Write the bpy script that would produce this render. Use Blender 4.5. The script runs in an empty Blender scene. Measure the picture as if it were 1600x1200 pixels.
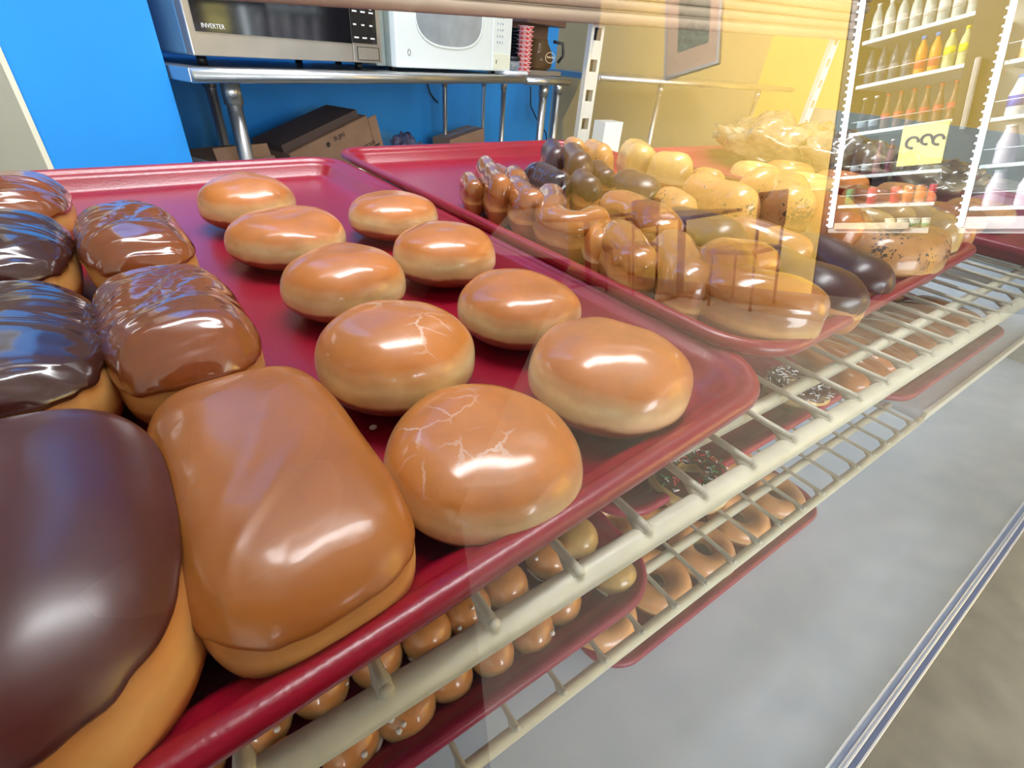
import bpy, bmesh, math, random
from mathutils import Vector, Matrix, noise
random.seed(7)
PI = math.pi
C = bpy.context.scene.collection
SC = bpy.context.scene

# ------------------------------------------------------------------ camera
F = 745.0
H = 0.1375                      # eye height above the tray rims, metres
CZ = 1.0                        # eye height above the shop floor
dn = Vector((-95, 1071, F)).normalized()
X = Vector((1240, -407, F)); X -= X.dot(dn) * dn; X.normalize()
Z = -dn; Y = Z.cross(X) * 1.0
RW = Matrix((X, Y, Z))          # world = RW @ cam (x right, y down, z forward)
cd = bpy.data.cameras.new('camera'); cam = bpy.data.objects.new('camera', cd); C.objects.link(cam)
cd.sensor_width = 36; cd.lens = 36 * F / 1600; cd.clip_start = 0.002; cd.clip_end = 100
M3 = Matrix((RW @ Vector((1, 0, 0)), RW @ Vector((0, -1, 0)), RW @ Vector((0, 0, -1)))).transposed()
cam.matrix_world = Matrix.Translation((0, 0, CZ)) @ M3.to_4x4()
SC.camera = cam

# ------------------------------------------------------------------ light and exposure
vs = SC.view_settings
vs.view_transform = 'Standard'; vs.look = 'None'; vs.gamma = 1; vs.use_curve_mapping = False
vs.exposure = -0.62
W = bpy.data.worlds.new('world'); SC.world = W; W.use_nodes = True
bg = W.node_tree.nodes['Background']; bg.inputs[0].default_value = (0.80, 0.90, 1.0, 1); bg.inputs[1].default_value = 1.3

def area(name, loc, target, sx, sy, power, col=(1, 1, 1), spread=180):
    l = bpy.data.lights.new(name, 'AREA'); l.shape = 'RECTANGLE'; l.size = sx; l.size_y = sy
    l.energy = power; l.color = col
    o = bpy.data.objects.new(name, l); C.objects.link(o); o.location = loc
    o.rotation_euler = (Vector(target) - Vector(loc)).to_track_quat('-Z', 'Y').to_euler()
    l.spread = math.radians(spread)
    return o
area('window_daylight', (-0.4, -5.0, 1.6), (-0.1, 0, 0.9), 4.2, 1.9, 640, (0.86, 0.93, 1.0))
area('yellow_wall_fill', (2.4, -3.1, 2.8), (4.4, -3.2, 1.4), 1.8, 0.6, 900, (1.0, 0.95, 0.86))  # added unseen fill that brightens the yellow wall for its reflection
area('tray_fill', (0.6, 0.55, 2.8), (0.6, 0.5, 0.9), 1.5, 0.30, 30, (0.97, 0.98, 1.0), 120)  # added fill above the trays, placed to put highlights on the doughnut tops
area('kitchen_ceiling_lamp', (0.0, 0.9, 2.75), (0.1, 1.9, 1.2), 1.4, 0.5, 42, (0.92, 0.96, 1.0), 110)
area('kitchen_ceiling_lamp', (2.2, 1.3, 2.7), (2.2, 1.8, 1.0), 1.3, 0.6, 7, (0.95, 0.97, 1.0))
area('back_room_lamp', (-1.6, 3.4, 2.5), (-1.6, 3.6, 1.0), 0.8, 0.5, 12, (0.92, 0.95, 1.0))

# ------------------------------------------------------------------ helpers
def P(px, py, zh):
    """the point seen at a pixel of the photograph, on the level zh (in eye heights over the rim plane)"""
    r = RW @ Vector((px - 800, py - 600, F))
    k = (zh - 1) * H / r.z
    return Vector((r.x * k, r.y * k, CZ + (zh - 1) * H))
def PY(px, py, y):
    r = RW @ Vector((px - 800, py - 600, F)); k = y / r.y
    return Vector((r.x * k, y, CZ + r.z * k))
def PL(px, py, p0, az):
    n = Vector((-math.sin(az), math.cos(az), 0)); r = RW @ Vector((px - 800, py - 600, F))
    k = n.dot(Vector((p0[0], p0[1], 0))) / n.dot(r)
    return Vector((r.x * k, r.y * k, CZ + r.z * k))
def lev(zh): return CZ + (zh - 1) * H

MATS = {}
def mat(name, col, rough=0.5, metal=0.0, coat=0.0, emit=None, estr=0, trans=0, var=0.0, vscale=20, bump=0.0, bscale=60, spec=0.5, sss=0, col2=None, ior=1.45, coat_r=0.08, alpha=1):
    if name in MATS: return MATS[name]
    m = bpy.data.materials.new(name); m.use_nodes = True; nt = m.node_tree; b = nt.nodes['Principled BSDF']
    I = b.inputs
    I['Base Color'].default_value = (*col, 1); I['Roughness'].default_value = rough; I['Metallic'].default_value = metal
    I['Coat Weight'].default_value = coat; I['Coat Roughness'].default_value = coat_r
    I['Specular IOR Level'].default_value = spec; I['Transmission Weight'].default_value = trans; I['IOR'].default_value = ior
    I['Alpha'].default_value = alpha
    if sss: I['Subsurface Weight'].default_value = sss; I['Subsurface Radius'].default_value = (0.01, 0.005, 0.002)
    if emit: I['Emission Color'].default_value = (*emit, 1); I['Emission Strength'].default_value = estr
    tc = nt.nodes.new('ShaderNodeTexCoord')
    if var or col2:
        n = nt.nodes.new('ShaderNodeTexNoise'); n.inputs['Scale'].default_value = vscale; n.inputs['Detail'].default_value = 5
        nt.links.new(tc.outputs['Object'], n.inputs['Vector'])
        r = nt.nodes.new('ShaderNodeValToRGB'); r.color_ramp.elements[0].position = 0.35; r.color_ramp.elements[1].position = 0.68
        a = col2 if col2 else tuple(c * (1 - var) for c in col)
        r.color_ramp.elements[0].color = (*a, 1); r.color_ramp.elements[1].color = (*[min(1, c * (1 + var * 0.5)) for c in col], 1)
        nt.links.new(n.outputs['Fac'], r.inputs['Fac']); nt.links.new(r.outputs['Color'], I['Base Color'])
    if bump:
        n = nt.nodes.new('ShaderNodeTexNoise'); n.inputs['Scale'].default_value = bscale; n.inputs['Detail'].default_value = 3
        nt.links.new(tc.outputs['Object'], n.inputs['Vector'])
        bp = nt.nodes.new('ShaderNodeBump'); bp.inputs['Strength'].default_value = bump; bp.inputs['Distance'].default_value = 0.003
        nt.links.new(n.outputs['Fac'], bp.inputs['Height']); nt.links.new(bp.outputs['Normal'], I['Normal'])
        if coat: nt.links.new(bp.outputs['Normal'], I['Coat Normal'])
    MATS[name] = m; return m

def s2l(r, g, b):
    f = lambda c: ((c / 255 + 0.055) / 1.055) ** 2.4 if c > 10 else c / 255 / 12.92
    return (f(r), f(g), f(b))

def dough_mat(name, top, band, base, coat, cr=0.10, flakes=0.0, dust=0.0, bumps=0.25):
    """baked dough: colours follow how the crust browned (attribute 'crust', 0 underside - 1 top)"""
    m = bpy.data.materials.new(name); m.use_nodes = True; nt = m.node_tree; N = nt.nodes; L = nt.links
    b = N['Principled BSDF']; I = b.inputs
    at = N.new('ShaderNodeAttribute'); at.attribute_name = 'crust'
    tc = N.new('ShaderNodeTexCoord')
    n1 = N.new('ShaderNodeTexNoise'); n1.inputs['Scale'].default_value = 38; n1.inputs['Detail'].default_value = 6
    L.new(tc.outputs['Object'], n1.inputs['Vector'])
    ma = N.new('ShaderNodeMath'); ma.operation = 'MULTIPLY_ADD'; ma.inputs[1].default_value = 0.10; ma.inputs[2].default_value = -0.05
    L.new(n1.outputs['Fac'], ma.inputs[0])
    ad = N.new('ShaderNodeMath'); ad.operation = 'ADD'; L.new(at.outputs['Fac'], ad.inputs[0]); L.new(ma.outputs[0], ad.inputs[1])
    r = N.new('ShaderNodeValToRGB'); e = r.color_ramp.elements
    e[0].position = 0.0; e[0].color = (*base, 1)
    e[1].position = 1.0; e[1].color = (*top, 1)
    for p, c in ((0.45, base), (0.48, band), (0.545, band), (0.585, tuple(0.55 * a + 0.45 * q for a, q in zip(top, band))), (0.66, top)):
        k = e.new(p); k.color = (*c, 1)
    L.new(ad.outputs[0], r.inputs['Fac'])
    # fine mottling of the crust
    n2 = N.new('ShaderNodeTexNoise'); n2.inputs['Scale'].default_value = 16; n2.inputs['Detail'].default_value = 8; n2.inputs['Roughness'].default_value = 0.65
    L.new(tc.outputs['Object'], n2.inputs['Vector'])
    mr = N.new('ShaderNodeMapRange'); mr.inputs[1].default_value = 0.3; mr.inputs[2].default_value = 0.7; mr.inputs[3].default_value = 0.70; mr.inputs[4].default_value = 1.14
    L.new(n2.outputs['Fac'], mr.inputs[0])
    mx = N.new('ShaderNodeMix'); mx.data_type = 'RGBA'; mx.blend_type = 'MULTIPLY'; mx.inputs[0].default_value = 1
    L.new(r.outputs['Color'], mx.inputs[6]); L.new(mr.outputs[0], mx.inputs[7])
    out = mx.outputs[2]
    rough_src = None
    if flakes:      # crackled dried sugar glaze
        v = N.new('ShaderNodeTexVoronoi'); v.feature = 'DISTANCE_TO_EDGE'; v.inputs['Scale'].default_value = 62
        dis = N.new('ShaderNodeVectorMath'); dis.operation = 'MULTIPLY_ADD'; L.new(n2.outputs['Color'], dis.inputs[0]); dis.inputs[1].default_value = (0.03,) * 3
        L.new(tc.outputs['Object'], dis.inputs[2]); L.new(dis.outputs[0], v.inputs['Vector'])
        lt = N.new('ShaderNodeMath'); lt.operation = 'LESS_THAN'; lt.inputs[1].default_value = 0.035; L.new(v.outputs['Distance'], lt.inputs[0])
        n3 = N.new('ShaderNodeTexNoise'); n3.inputs['Scale'].default_value = 22; L.new(tc.outputs['Object'], n3.inputs['Vector'])
        gt = N.new('ShaderNodeMapRange'); gt.inputs[1].default_value = 0.56 - 0.06 * flakes; gt.inputs[2].default_value = 0.66; L.new(n3.outputs['Fac'], gt.inputs[0])
        tp = N.new('ShaderNodeMapRange'); tp.inputs[1].default_value = 0.62; tp.inputs[2].default_value = 0.85; L.new(at.outputs['Fac'], tp.inputs[0])
        m1 = N.new('ShaderNodeMath'); m1.operation = 'MULTIPLY'; L.new(lt.outputs[0], m1.inputs[0]); L.new(gt.outputs[0], m1.inputs[1])
        m2 = N.new('ShaderNodeMath'); m2.operation = 'MULTIPLY'; L.new(m1.outputs[0], m2.inputs[0]); L.new(tp.outputs[0], m2.inputs[1])
        m3 = N.new('ShaderNodeMath'); m3.operation = 'MULTIPLY'; m3.inputs[1].default_value = 0.85; L.new(m2.outputs[0], m3.inputs[0])
        mm = N.new('ShaderNodeMix'); mm.data_type = 'RGBA'; L.new(m3.outputs[0], mm.inputs[0]); L.new(out, mm.inputs[6]); mm.inputs[7].default_value = (0.85, 0.72, 0.62, 1)
        out = mm.outputs[2]
    if dust:        # cinnamon specks
        n4 = N.new('ShaderNodeTexNoise'); n4.inputs['Scale'].default_value = 330; n4.inputs['Detail'].default_value = 2; L.new(tc.outputs['Object'], n4.inputs['Vector'])
        n5 = N.new('ShaderNodeTexNoise'); n5.inputs['Scale'].default_value = 26; L.new(tc.outputs['Object'], n5.inputs['Vector'])
        s = N.new('ShaderNodeMath'); s.operation = 'ADD'; L.new(n4.outputs['Fac'], s.inputs[0]); L.new(n5.outputs['Fac'], s.inputs[1])
        g = N.new('ShaderNodeMapRange'); g.inputs[1].default_value = 1.10; g.inputs[2].default_value = 1.18; L.new(s.outputs[0], g.inputs[0])
        tp = N.new('ShaderNodeMapRange'); tp.inputs[1].default_value = 0.5; tp.inputs[2].default_value = 0.7; L.new(at.outputs['Fac'], tp.inputs[0])
        m1 = N.new('ShaderNodeMath'); m1.operation = 'MULTIPLY'; L.new(g.outputs[0], m1.inputs[0]); L.new(tp.outputs[0], m1.inputs[1])
        mm = N.new('ShaderNodeMix'); mm.data_type = 'RGBA'; L.new(m1.outputs[0], mm.inputs[0]); L.new(out, mm.inputs[6]); mm.inputs[7].default_value = (0.035, 0.012, 0.006, 1)
        out = mm.outputs[2]
    L.new(out, I['Base Color'])
    I['Roughness'].default_value = 0.5; I['Coat Weight'].default_value = coat; I['Coat Roughness'].default_value = cr
    I['Subsurface Weight'].default_value = 0.05; I['Subsurface Radius'].default_value = (0.012, 0.006, 0.003); I['Subsurface Scale'].default_value = 0.4
    n6 = N.new('ShaderNodeTexNoise'); n6.inputs['Scale'].default_value = 70; n6.inputs['Detail'].default_value = 5; L.new(tc.outputs['Object'], n6.inputs['Vector'])
    bp = N.new('ShaderNodeBump'); bp.inputs['Strength'].default_value = bumps; bp.inputs['Distance'].default_value = 0.002; L.new(n6.outputs['Fac'], bp.inputs['Height'])
    L.new(bp.outputs['Normal'], I['Normal']); 
    bp2 = N.new('ShaderNodeBump'); bp2.inputs['Strength'].default_value = bumps * 0.5; bp2.inputs['Distance'].default_value = 0.002; L.new(n2.outputs['Fac'], bp2.inputs['Height'])
    L.new(bp2.outputs['Normal'], I['Coat Normal'])
    return m

def icing_mat(name, col, col2, rough=0.22, bump=0.5, bscale=30, coat=0.7, cr=0.12, stretch=False):
    m = bpy.data.materials.new(name); m.use_nodes = True; nt = m.node_tree; N = nt.nodes; L = nt.links
    b = N['Principled BSDF']; I = b.inputs; tc = N.new('ShaderNodeTexCoord')
    n = N.new('ShaderNodeTexNoise'); n.inputs['Scale'].default_value = bscale; n.inputs['Detail'].default_value = 5; L.new(tc.outputs['Object'], n.inputs['Vector'])
    r = N.new('ShaderNodeValToRGB'); r.color_ramp.elements[0].position = 0.3; r.color_ramp.elements[1].position = 0.7
    r.color_ramp.elements[0].color = (*col, 1); r.color_ramp.elements[1].color = (*col2, 1)
    L.new(n.outputs['Fac'], r.inputs['Fac']); L.new(r.outputs['Color'], I['Base Color'])
    I['Roughness'].default_value = rough; I['Coat Weight'].default_value = coat; I['Coat Roughness'].default_value = cr
    n2 = N.new('ShaderNodeTexNoise'); n2.inputs['Scale'].default_value = bscale * 1.7; n2.inputs['Detail'].default_value = 3; L.new(tc.outputs['Object'], n2.inputs['Vector'])
    if stretch:     # folds that run across the bar
        mp = N.new('ShaderNodeMapping'); mp.inputs['Scale'].default_value = (0.28, 1.0, 0.4); L.new(tc.outputs['Object'], mp.inputs['Vector']); L.new(mp.outputs[0], n2.inputs['Vector'])
        n2.inputs['Scale'].default_value = 44; n2.inputs['Distortion'].default_value = 0.8; n2.inputs['Detail'].default_value = 2
    bp = N.new('ShaderNodeBump'); bp.inputs['Strength'].default_value = bump; bp.inputs['Distance'].default_value = 0.0035 if stretch else 0.002; L.new(n2.outputs['Fac'], bp.inputs['Height'])
    L.new(bp.outputs['Normal'], I['Normal']); L.new(bp.outputs['Normal'], I['Coat Normal'])
    return m

def link(name, bm, m, parent=None, smooth=True, loc=None):
    me = bpy.data.meshes.new(name)
    bm.normal_update(); bm.to_mesh(me); bm.free()
    return linkm(name, me, m, parent, smooth, loc)
def linkm(name, me, m, parent=None, smooth=True, loc=None):
    if m: 
        me.materials.clear(); me.materials.append(m)
    if smooth: me.polygons.foreach_set('use_smooth', [True] * len(me.polygons))
    o = bpy.data.objects.new(name, me); C.objects.link(o)
    if parent: o.parent = parent
    if loc is not None: o.location = loc
    return o
def empty(name, loc, rz=0):
    o = bpy.data.objects.new(name, None); C.objects.link(o); o.location = loc; o.rotation_euler = (0, 0, rz); o.empty_display_size = 0.02
    return o
def tag(o, label=None, cat=None, group=None, kind=None):
    if label: o['label'] = label
    if cat: o['category'] = cat
    if group: o['group'] = group
    if kind: o['kind'] = kind
    return o
def kids(o): return [c for c in list(bpy.data.objects) if c.parent == o]
def dup(root, tree, loc, rz=None):
    """copy of a thing; tree = list of (child, [grandchildren])"""
    r = root.copy(); C.objects.link(r); r.location = loc
    if rz is not None: r.rotation_euler = (0, 0, rz)
    for ch, gs in tree:
        c = ch.copy(); C.objects.link(c); c.parent = r
        for g in gs:
            d = g.copy(); C.objects.link(d); d.parent = c
    return r

def box(bm, lo, hi, bev=0.0):
    r = bmesh.ops.create_cube(bm, size=1)
    s = [hi[i] - lo[i] for i in range(3)]; c = [(hi[i] + lo[i]) / 2 for i in range(3)]
    for v in r['verts']: v.co = Vector((v.co.x * s[0] + c[0], v.co.y * s[1] + c[1], v.co.z * s[2] + c[2]))
    if bev:
        es = list({e for v in r['verts'] for e in v.link_edges})
        bmesh.ops.bevel(bm, geom=es, offset=bev, segments=2, affect='EDGES', profile=0.5)
def tube(bm, pts, r, n=8, cap=True):
    pts = [Vector(p) for p in pts]; rs = r if isinstance(r, (list, tuple)) else [r] * len(pts)
    rings = []; up = None
    for i, p in enumerate(pts):
        t = (pts[min(i + 1, len(pts) - 1)] - pts[max(i - 1, 0)]).normalized()
        if up is None: up = Vector((0, 0, 1)) if abs(t.z) < 0.9 else Vector((0, 1, 0))
        a = t.cross(up).normalized(); b = a.cross(t).normalized(); up = b
        rings.append([bm.verts.new(p + (a * math.cos(2 * PI * k / n) + b * math.sin(2 * PI * k / n)) * rs[i]) for k in range(n)])
    for i in range(len(rings) - 1):
        for k in range(n): bm.faces.new((rings[i][k], rings[i][(k + 1) % n], rings[i + 1][(k + 1) % n], rings[i + 1][k]))
    if cap:
        bm.faces.new(rings[0][::-1]); bm.faces.new(rings[-1])
def lathe(bm, prof, n=16, c=(0, 0, 0)):
    rings = []
    for r, z in prof:
        rings.append([bm.verts.new((c[0] + max(r, 1e-5) * math.cos(2 * PI * k / n), c[1] + max(r, 1e-5) * math.sin(2 * PI * k / n), c[2] + z)) for k in range(n)])
    for i in range(len(rings) - 1):
        for k in range(n): bm.faces.new((rings[i][k], rings[i][(k + 1) % n], rings[i + 1][(k + 1) % n], rings[i + 1][k]))
    bm.faces.new(rings[0][::-1]); bm.faces.new(rings[-1])
def ball(bm, c, r, sub=2, sc=(1, 1, 1)):
    q = bmesh.ops.create_icosphere(bm, subdivisions=sub, radius=r)
    for v in q['verts']: v.co = Vector((v.co.x * sc[0] + c[0], v.co.y * sc[1] + c[1], v.co.z * sc[2] + c[2]))
def boxo(name, lo, hi, m, parent=None, bev=0.0):
    bm = bmesh.new(); box(bm, lo, hi, bev); return link(name, bm, m, parent, smooth=False)
def struct(o): o['kind'] = 'structure'; return o
def text(name, s, size, m, parent, loc, rot, ext=0.0004, sx=1):
    cu = bpy.data.curves.new(name, 'FONT'); cu.body = s; cu.size = size; cu.extrude = ext; cu.align_x = 'CENTER'; cu.align_y = 'CENTER'
    t = bpy.data.objects.new(name, cu); C.objects.link(t)
    bpy.context.view_layer.update()
    me = bpy.data.meshes.new_from_object(t.evaluated_get(bpy.context.evaluated_depsgraph_get()))
    bpy.data.objects.remove(t); bpy.data.curves.remove(cu)
    o = linkm(name, me, m, parent, smooth=False, loc=loc); o.rotation_euler = rot; o.scale = (sx, 1, 1)
    return o

# ------------------------------------------------------------------ materials
mRED = mat('red_fiberglass', s2l(142, 3, 34), 0.34, var=0.12, vscale=9, coat=0.35, coat_r=0.2, bump=0.06, bscale=500)
mRED2 = mat('faded_red_fiberglass', s2l(148, 18, 56), 0.42, var=0.15, vscale=9, coat=0.15, bump=0.06, bscale=500)
mROD = mat('cream_enamel', s2l(222, 217, 195), 0.35, var=0.10, vscale=45, bump=0.1, bscale=160)
mWIRE = mat('cream_wire_enamel', s2l(206, 200, 180), 0.35, var=0.16, vscale=60)
mWHITE = mat('white_laminate', s2l(222, 234, 250), 0.28, col2=s2l(206, 220, 236), vscale=6, bump=0.05, bscale=30)
mTRIM = mat('cream_trim', s2l(225, 218, 198), 0.4)
mALU = mat('aluminium_channel', s2l(225, 228, 235), 0.25, metal=0.75)
mFLOOR = mat('shop_floor_vinyl', s2l(122, 117, 104), 0.6, col2=s2l(106, 102, 91), vscale=11, bump=0.08, bscale=40)
mBLUE = mat('blue_wall_paint', s2l(38, 146, 234), 0.5, var=0.07, vscale=2.5, bump=0.12, bscale=120)
mYEL = mat('yellow_wall_paint', s2l(226, 188, 92), 0.6, var=0.05, vscale=1.5)
mCEIL = mat('ceiling_white', s2l(225, 225, 220), 0.8)
mPALE = mat('pale_wall_paint', s2l(205, 205, 198), 0.7, var=0.05, vscale=2)
mSTEEL = mat('stainless_steel', s2l(196, 196, 198), 0.28, metal=0.9, var=0.15, vscale=3)
mBLACK = mat('black_plastic', s2l(24, 24, 28), 0.3)
mDGLASS = mat('dark_door_glass', s2l(20, 20, 26), 0.06, coat=1)
mMWH = mat('white_plastic', s2l(222, 230, 234), 0.3)
mCARD = mat('brown_cardboard', s2l(160, 126, 104), 0.8, var=0.12, vscale=12)
mCARD2 = mat('dark_cardboard', s2l(96, 78, 74), 0.8)
mINK = mat('box_print', s2l(58, 46, 44), 0.7)
mCORD = mat('black_cord', s2l(28, 32, 44), 0.5)

dG = dough_mat('glazed_dough', s2l(198, 116, 40), s2l(244, 214, 158), s2l(160, 78, 28), 0.9, 0.15)
dGF = dough_mat('crackle_glazed_dough', s2l(198, 118, 44), s2l(244, 214, 158), s2l(160, 78, 28), 0.9, 0.15, flakes=1)
dRG = dough_mat('ring_dough', s2l(216, 150, 88), s2l(232, 190, 134), s2l(196, 124, 66), 0.7, 0.15)
dHO = dough_mat('hole_dough', s2l(212, 140, 74), s2l(234, 190, 130), s2l(196, 120, 60), 0.9, 0.1)
dBAR = dough_mat('bar_dough', s2l(192, 120, 54), s2l(222, 168, 98), s2l(178, 106, 48), 0.25, 0.3)
dPALE = dough_mat('pale_dough', s2l(206, 164, 92), s2l(232, 206, 146), s2l(196, 140, 70), 0.8, 0.12)
dTW = dough_mat('maple_glazed_dough', s2l(164, 96, 40), s2l(222, 168, 98), s2l(176, 106, 50), 0.95, 0.08)
dCIN = dough_mat('cinnamon_dough', s2l(202, 138, 66), s2l(224, 172, 100), s2l(186, 118, 54), 0.8, 0.12, dust=1)
iMAPLE = icing_mat('maple_icing', s2l(146, 82, 28), s2l(168, 100, 40), 0.36, 0.45, 22, coat=0.35, cr=0.12)
iBROWN = icing_mat('brown_caramel_icing', s2l(112, 54, 20), s2l(140, 72, 28), 0.2, 0.9, 26, coat=1.0, cr=0.05, stretch=True)
iCHOC = icing_mat('chocolate_icing', s2l(62, 20, 14), s2l(80, 28, 20), 0.34, 0.25, 14, coat=0.45, cr=0.28)
iCHOCW = icing_mat('wrinkled_chocolate_icing', s2l(48, 16, 12), s2l(66, 24, 18), 0.24, 0.9, 26, coat=1.0, cr=0.10, stretch=True)
iGLAZE = icing_mat('white_sugar_glaze', s2l(236, 226, 218), s2l(246, 240, 236), 0.3, 0.3, 60)
iMILK = icing_mat('glazed_sheen', s2l(156, 90, 36), s2l(178, 106, 46), 0.2, 0.4, 30, coat=0.9, cr=0.08)

# ------------------------------------------------------------------ pastries
def sgp(x, e): return math.copysign(abs(x) ** e, x)
def ellip_surface(a, b, hz, e_out=1.0, waist=0.0, seed=0, amp=0.03, ev=0.8, dimple=0.0, wr=0.0, wrf=60, low=0.78):
    """surface function of a bun: u around, t 0 underside - 1 top"""
    off = Vector((seed * 3.7, seed * 1.3, seed * 2.1))
    def S(u, t, lift=0.0):
        ph = -PI / 2 + PI * t
        ce = abs(math.cos(ph)) ** ev; se = math.copysign(abs(math.sin(ph)) ** 0.85, math.sin(ph))
        if t < 0.5: se = max(se, -0.93) * 1.0; ce = abs(math.cos(ph)) ** (ev * low)
        cx = sgp(math.cos(u), e_out); cy = sgp(math.sin(u), e_out)
        w = 1 - waist * (1 - cy * cy)
        p = Vector((a * ce * cx * w, b * ce * cy, hz * (0.44 + (0.56 if se > 0 else 0.44) * se)))
        nz = noise.noise(p * 22 + off) + 0.5 * noise.noise(p * 45 + off)
        k = 1 + amp * nz
        q = Vector((p.x * k, p.y * k, p.z * (1 + amp * nz * 1.2)))
        if dimple and t > 0.5: q.z -= dimple * ce ** 2 * 0 + dimple * (1 - ce) ** 2
        if wr and t > 0.5:
            s = noise.noise(Vector((p.x * 14, p.y * wrf, seed)))
            r_ = (1 - abs(noise.noise(Vector((p.x * 9, p.y * wrf * 0.9 + 3 * noise.noise(p * 20), seed + 4)))) * 3.2)
            q.z += wr * (s + 0.7 * max(r_, -0.6)) * min(1, (t - 0.5) * 3); q.y += wr * 0.6 * noise.noise(Vector((p.x * 12, p.y * wrf * 0.8, seed + 9))) * (t - 0.5) * 2
        if lift:
            nrm = Vector((cx * ce / max(a, 1e-6), cy * ce / max(b, 1e-6), se / (hz / 2)))
            q += nrm.normalized() * lift
        return q
    return S
def mesh_from(S, nu, ts, lifts=None, z0=None):
    bm = bmesh.new(); la = bm.verts.layers.float.new('crust'); rings = []
    for j, t in enumerate(ts):
        ring = []
        for i in range(nu):
            u = 2 * PI * i / nu
            tt = t(u) if callable(t) else t
            v = bm.verts.new(S(u, tt, lifts[j] if lifts else 0)); v[la] = tt; ring.append(v)
        rings.append(ring)
    for j in range(len(rings) - 1):
        for i in range(nu):
            bm.faces.new((rings[j][i], rings[j][(i + 1) % nu], rings[j + 1][(i + 1) % nu], rings[j + 1][i]))
    return bm, rings
def bun_mesh(S, nu=48, nv=26):
    ts = [0.001 + 0.998 * j / nv for j in range(nv + 1)]
    bm, R = mesh_from(S, nu, ts); bm.faces.new(R[0][::-1]); bm.faces.new(R[-1]); return bm
def cap_mesh(S, edge, thick=0.0018, seed=0, nu=64, nv=18, wob=0.035, lumps=0.0):
    def ef(u): return edge + wob * noise.noise(Vector((math.cos(u) * 1.8, math.sin(u) * 1.8, seed))) + wob * 0.5 * noise.noise(Vector((math.cos(u) * 5, math.sin(u) * 5, seed + 5)))
    ts = []; lf = []
    ts.append(lambda u: ef(u) + 0.012); lf.append(-0.001)
    ts.append(lambda u: ef(u)); lf.append(thick * 0.35)
    ts.append(lambda u: ef(u) + 0.006); lf.append(thick * 0.9)
    for j in range(nv + 1):
        f = j / nv
        ts.append((lambda f: (lambda u: (ef(u) + 0.02) * (1 - f) + 0.999 * f))(f)); lf.append(thick)
    bm, R = mesh_from(S, nu, ts, lf); bm.faces.new(R[-1]); return bm
def bun(name, x, y, zf, r, hgt, m, label, seed, cat='doughnut', group=None, amp=0.05, dimple=0.0, ry=None):
    S = ellip_surface(r, ry or r, hgt, 1.0, 0, seed, amp, 0.80, dimple, low=1.15)
    o = link(name, bun_mesh(S, 64, 34), m, None, True, (x, y, zf)); o.rotation_euler = (0, 0, seed * 1.7)
    return tag(o, label, cat, group)
def bar(name, x, y, zf, a, b, hgt, yaw, md, mi, label, seed, edge=0.56, waist=0.05, wr=0.0, wrf=60, group=None, thick=0.0018, wob=0.035, eo=0.62, ev=0.62, cat='doughnut', res=1.0, amp=0.03):
    S = ellip_surface(a, b, hgt, eo, waist, seed, amp, ev, 0, wr, wrf)
    S0 = ellip_surface(a, b, hgt * 0.985, eo, waist, seed, amp, ev, 0, wr, wrf)
    o = link(name, bun_mesh(S0, int(64 * res), int(30 * res)), md, None, True, (x, y, zf)); o.rotation_euler = (0, 0, yaw)
    tag(o, label, cat, group)
    if mi:
        link('icing', cap_mesh(S, edge, thick, seed, nu=int(128 * res), nv=int(64 * res), wob=wob), mi, o)
    return o
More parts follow.
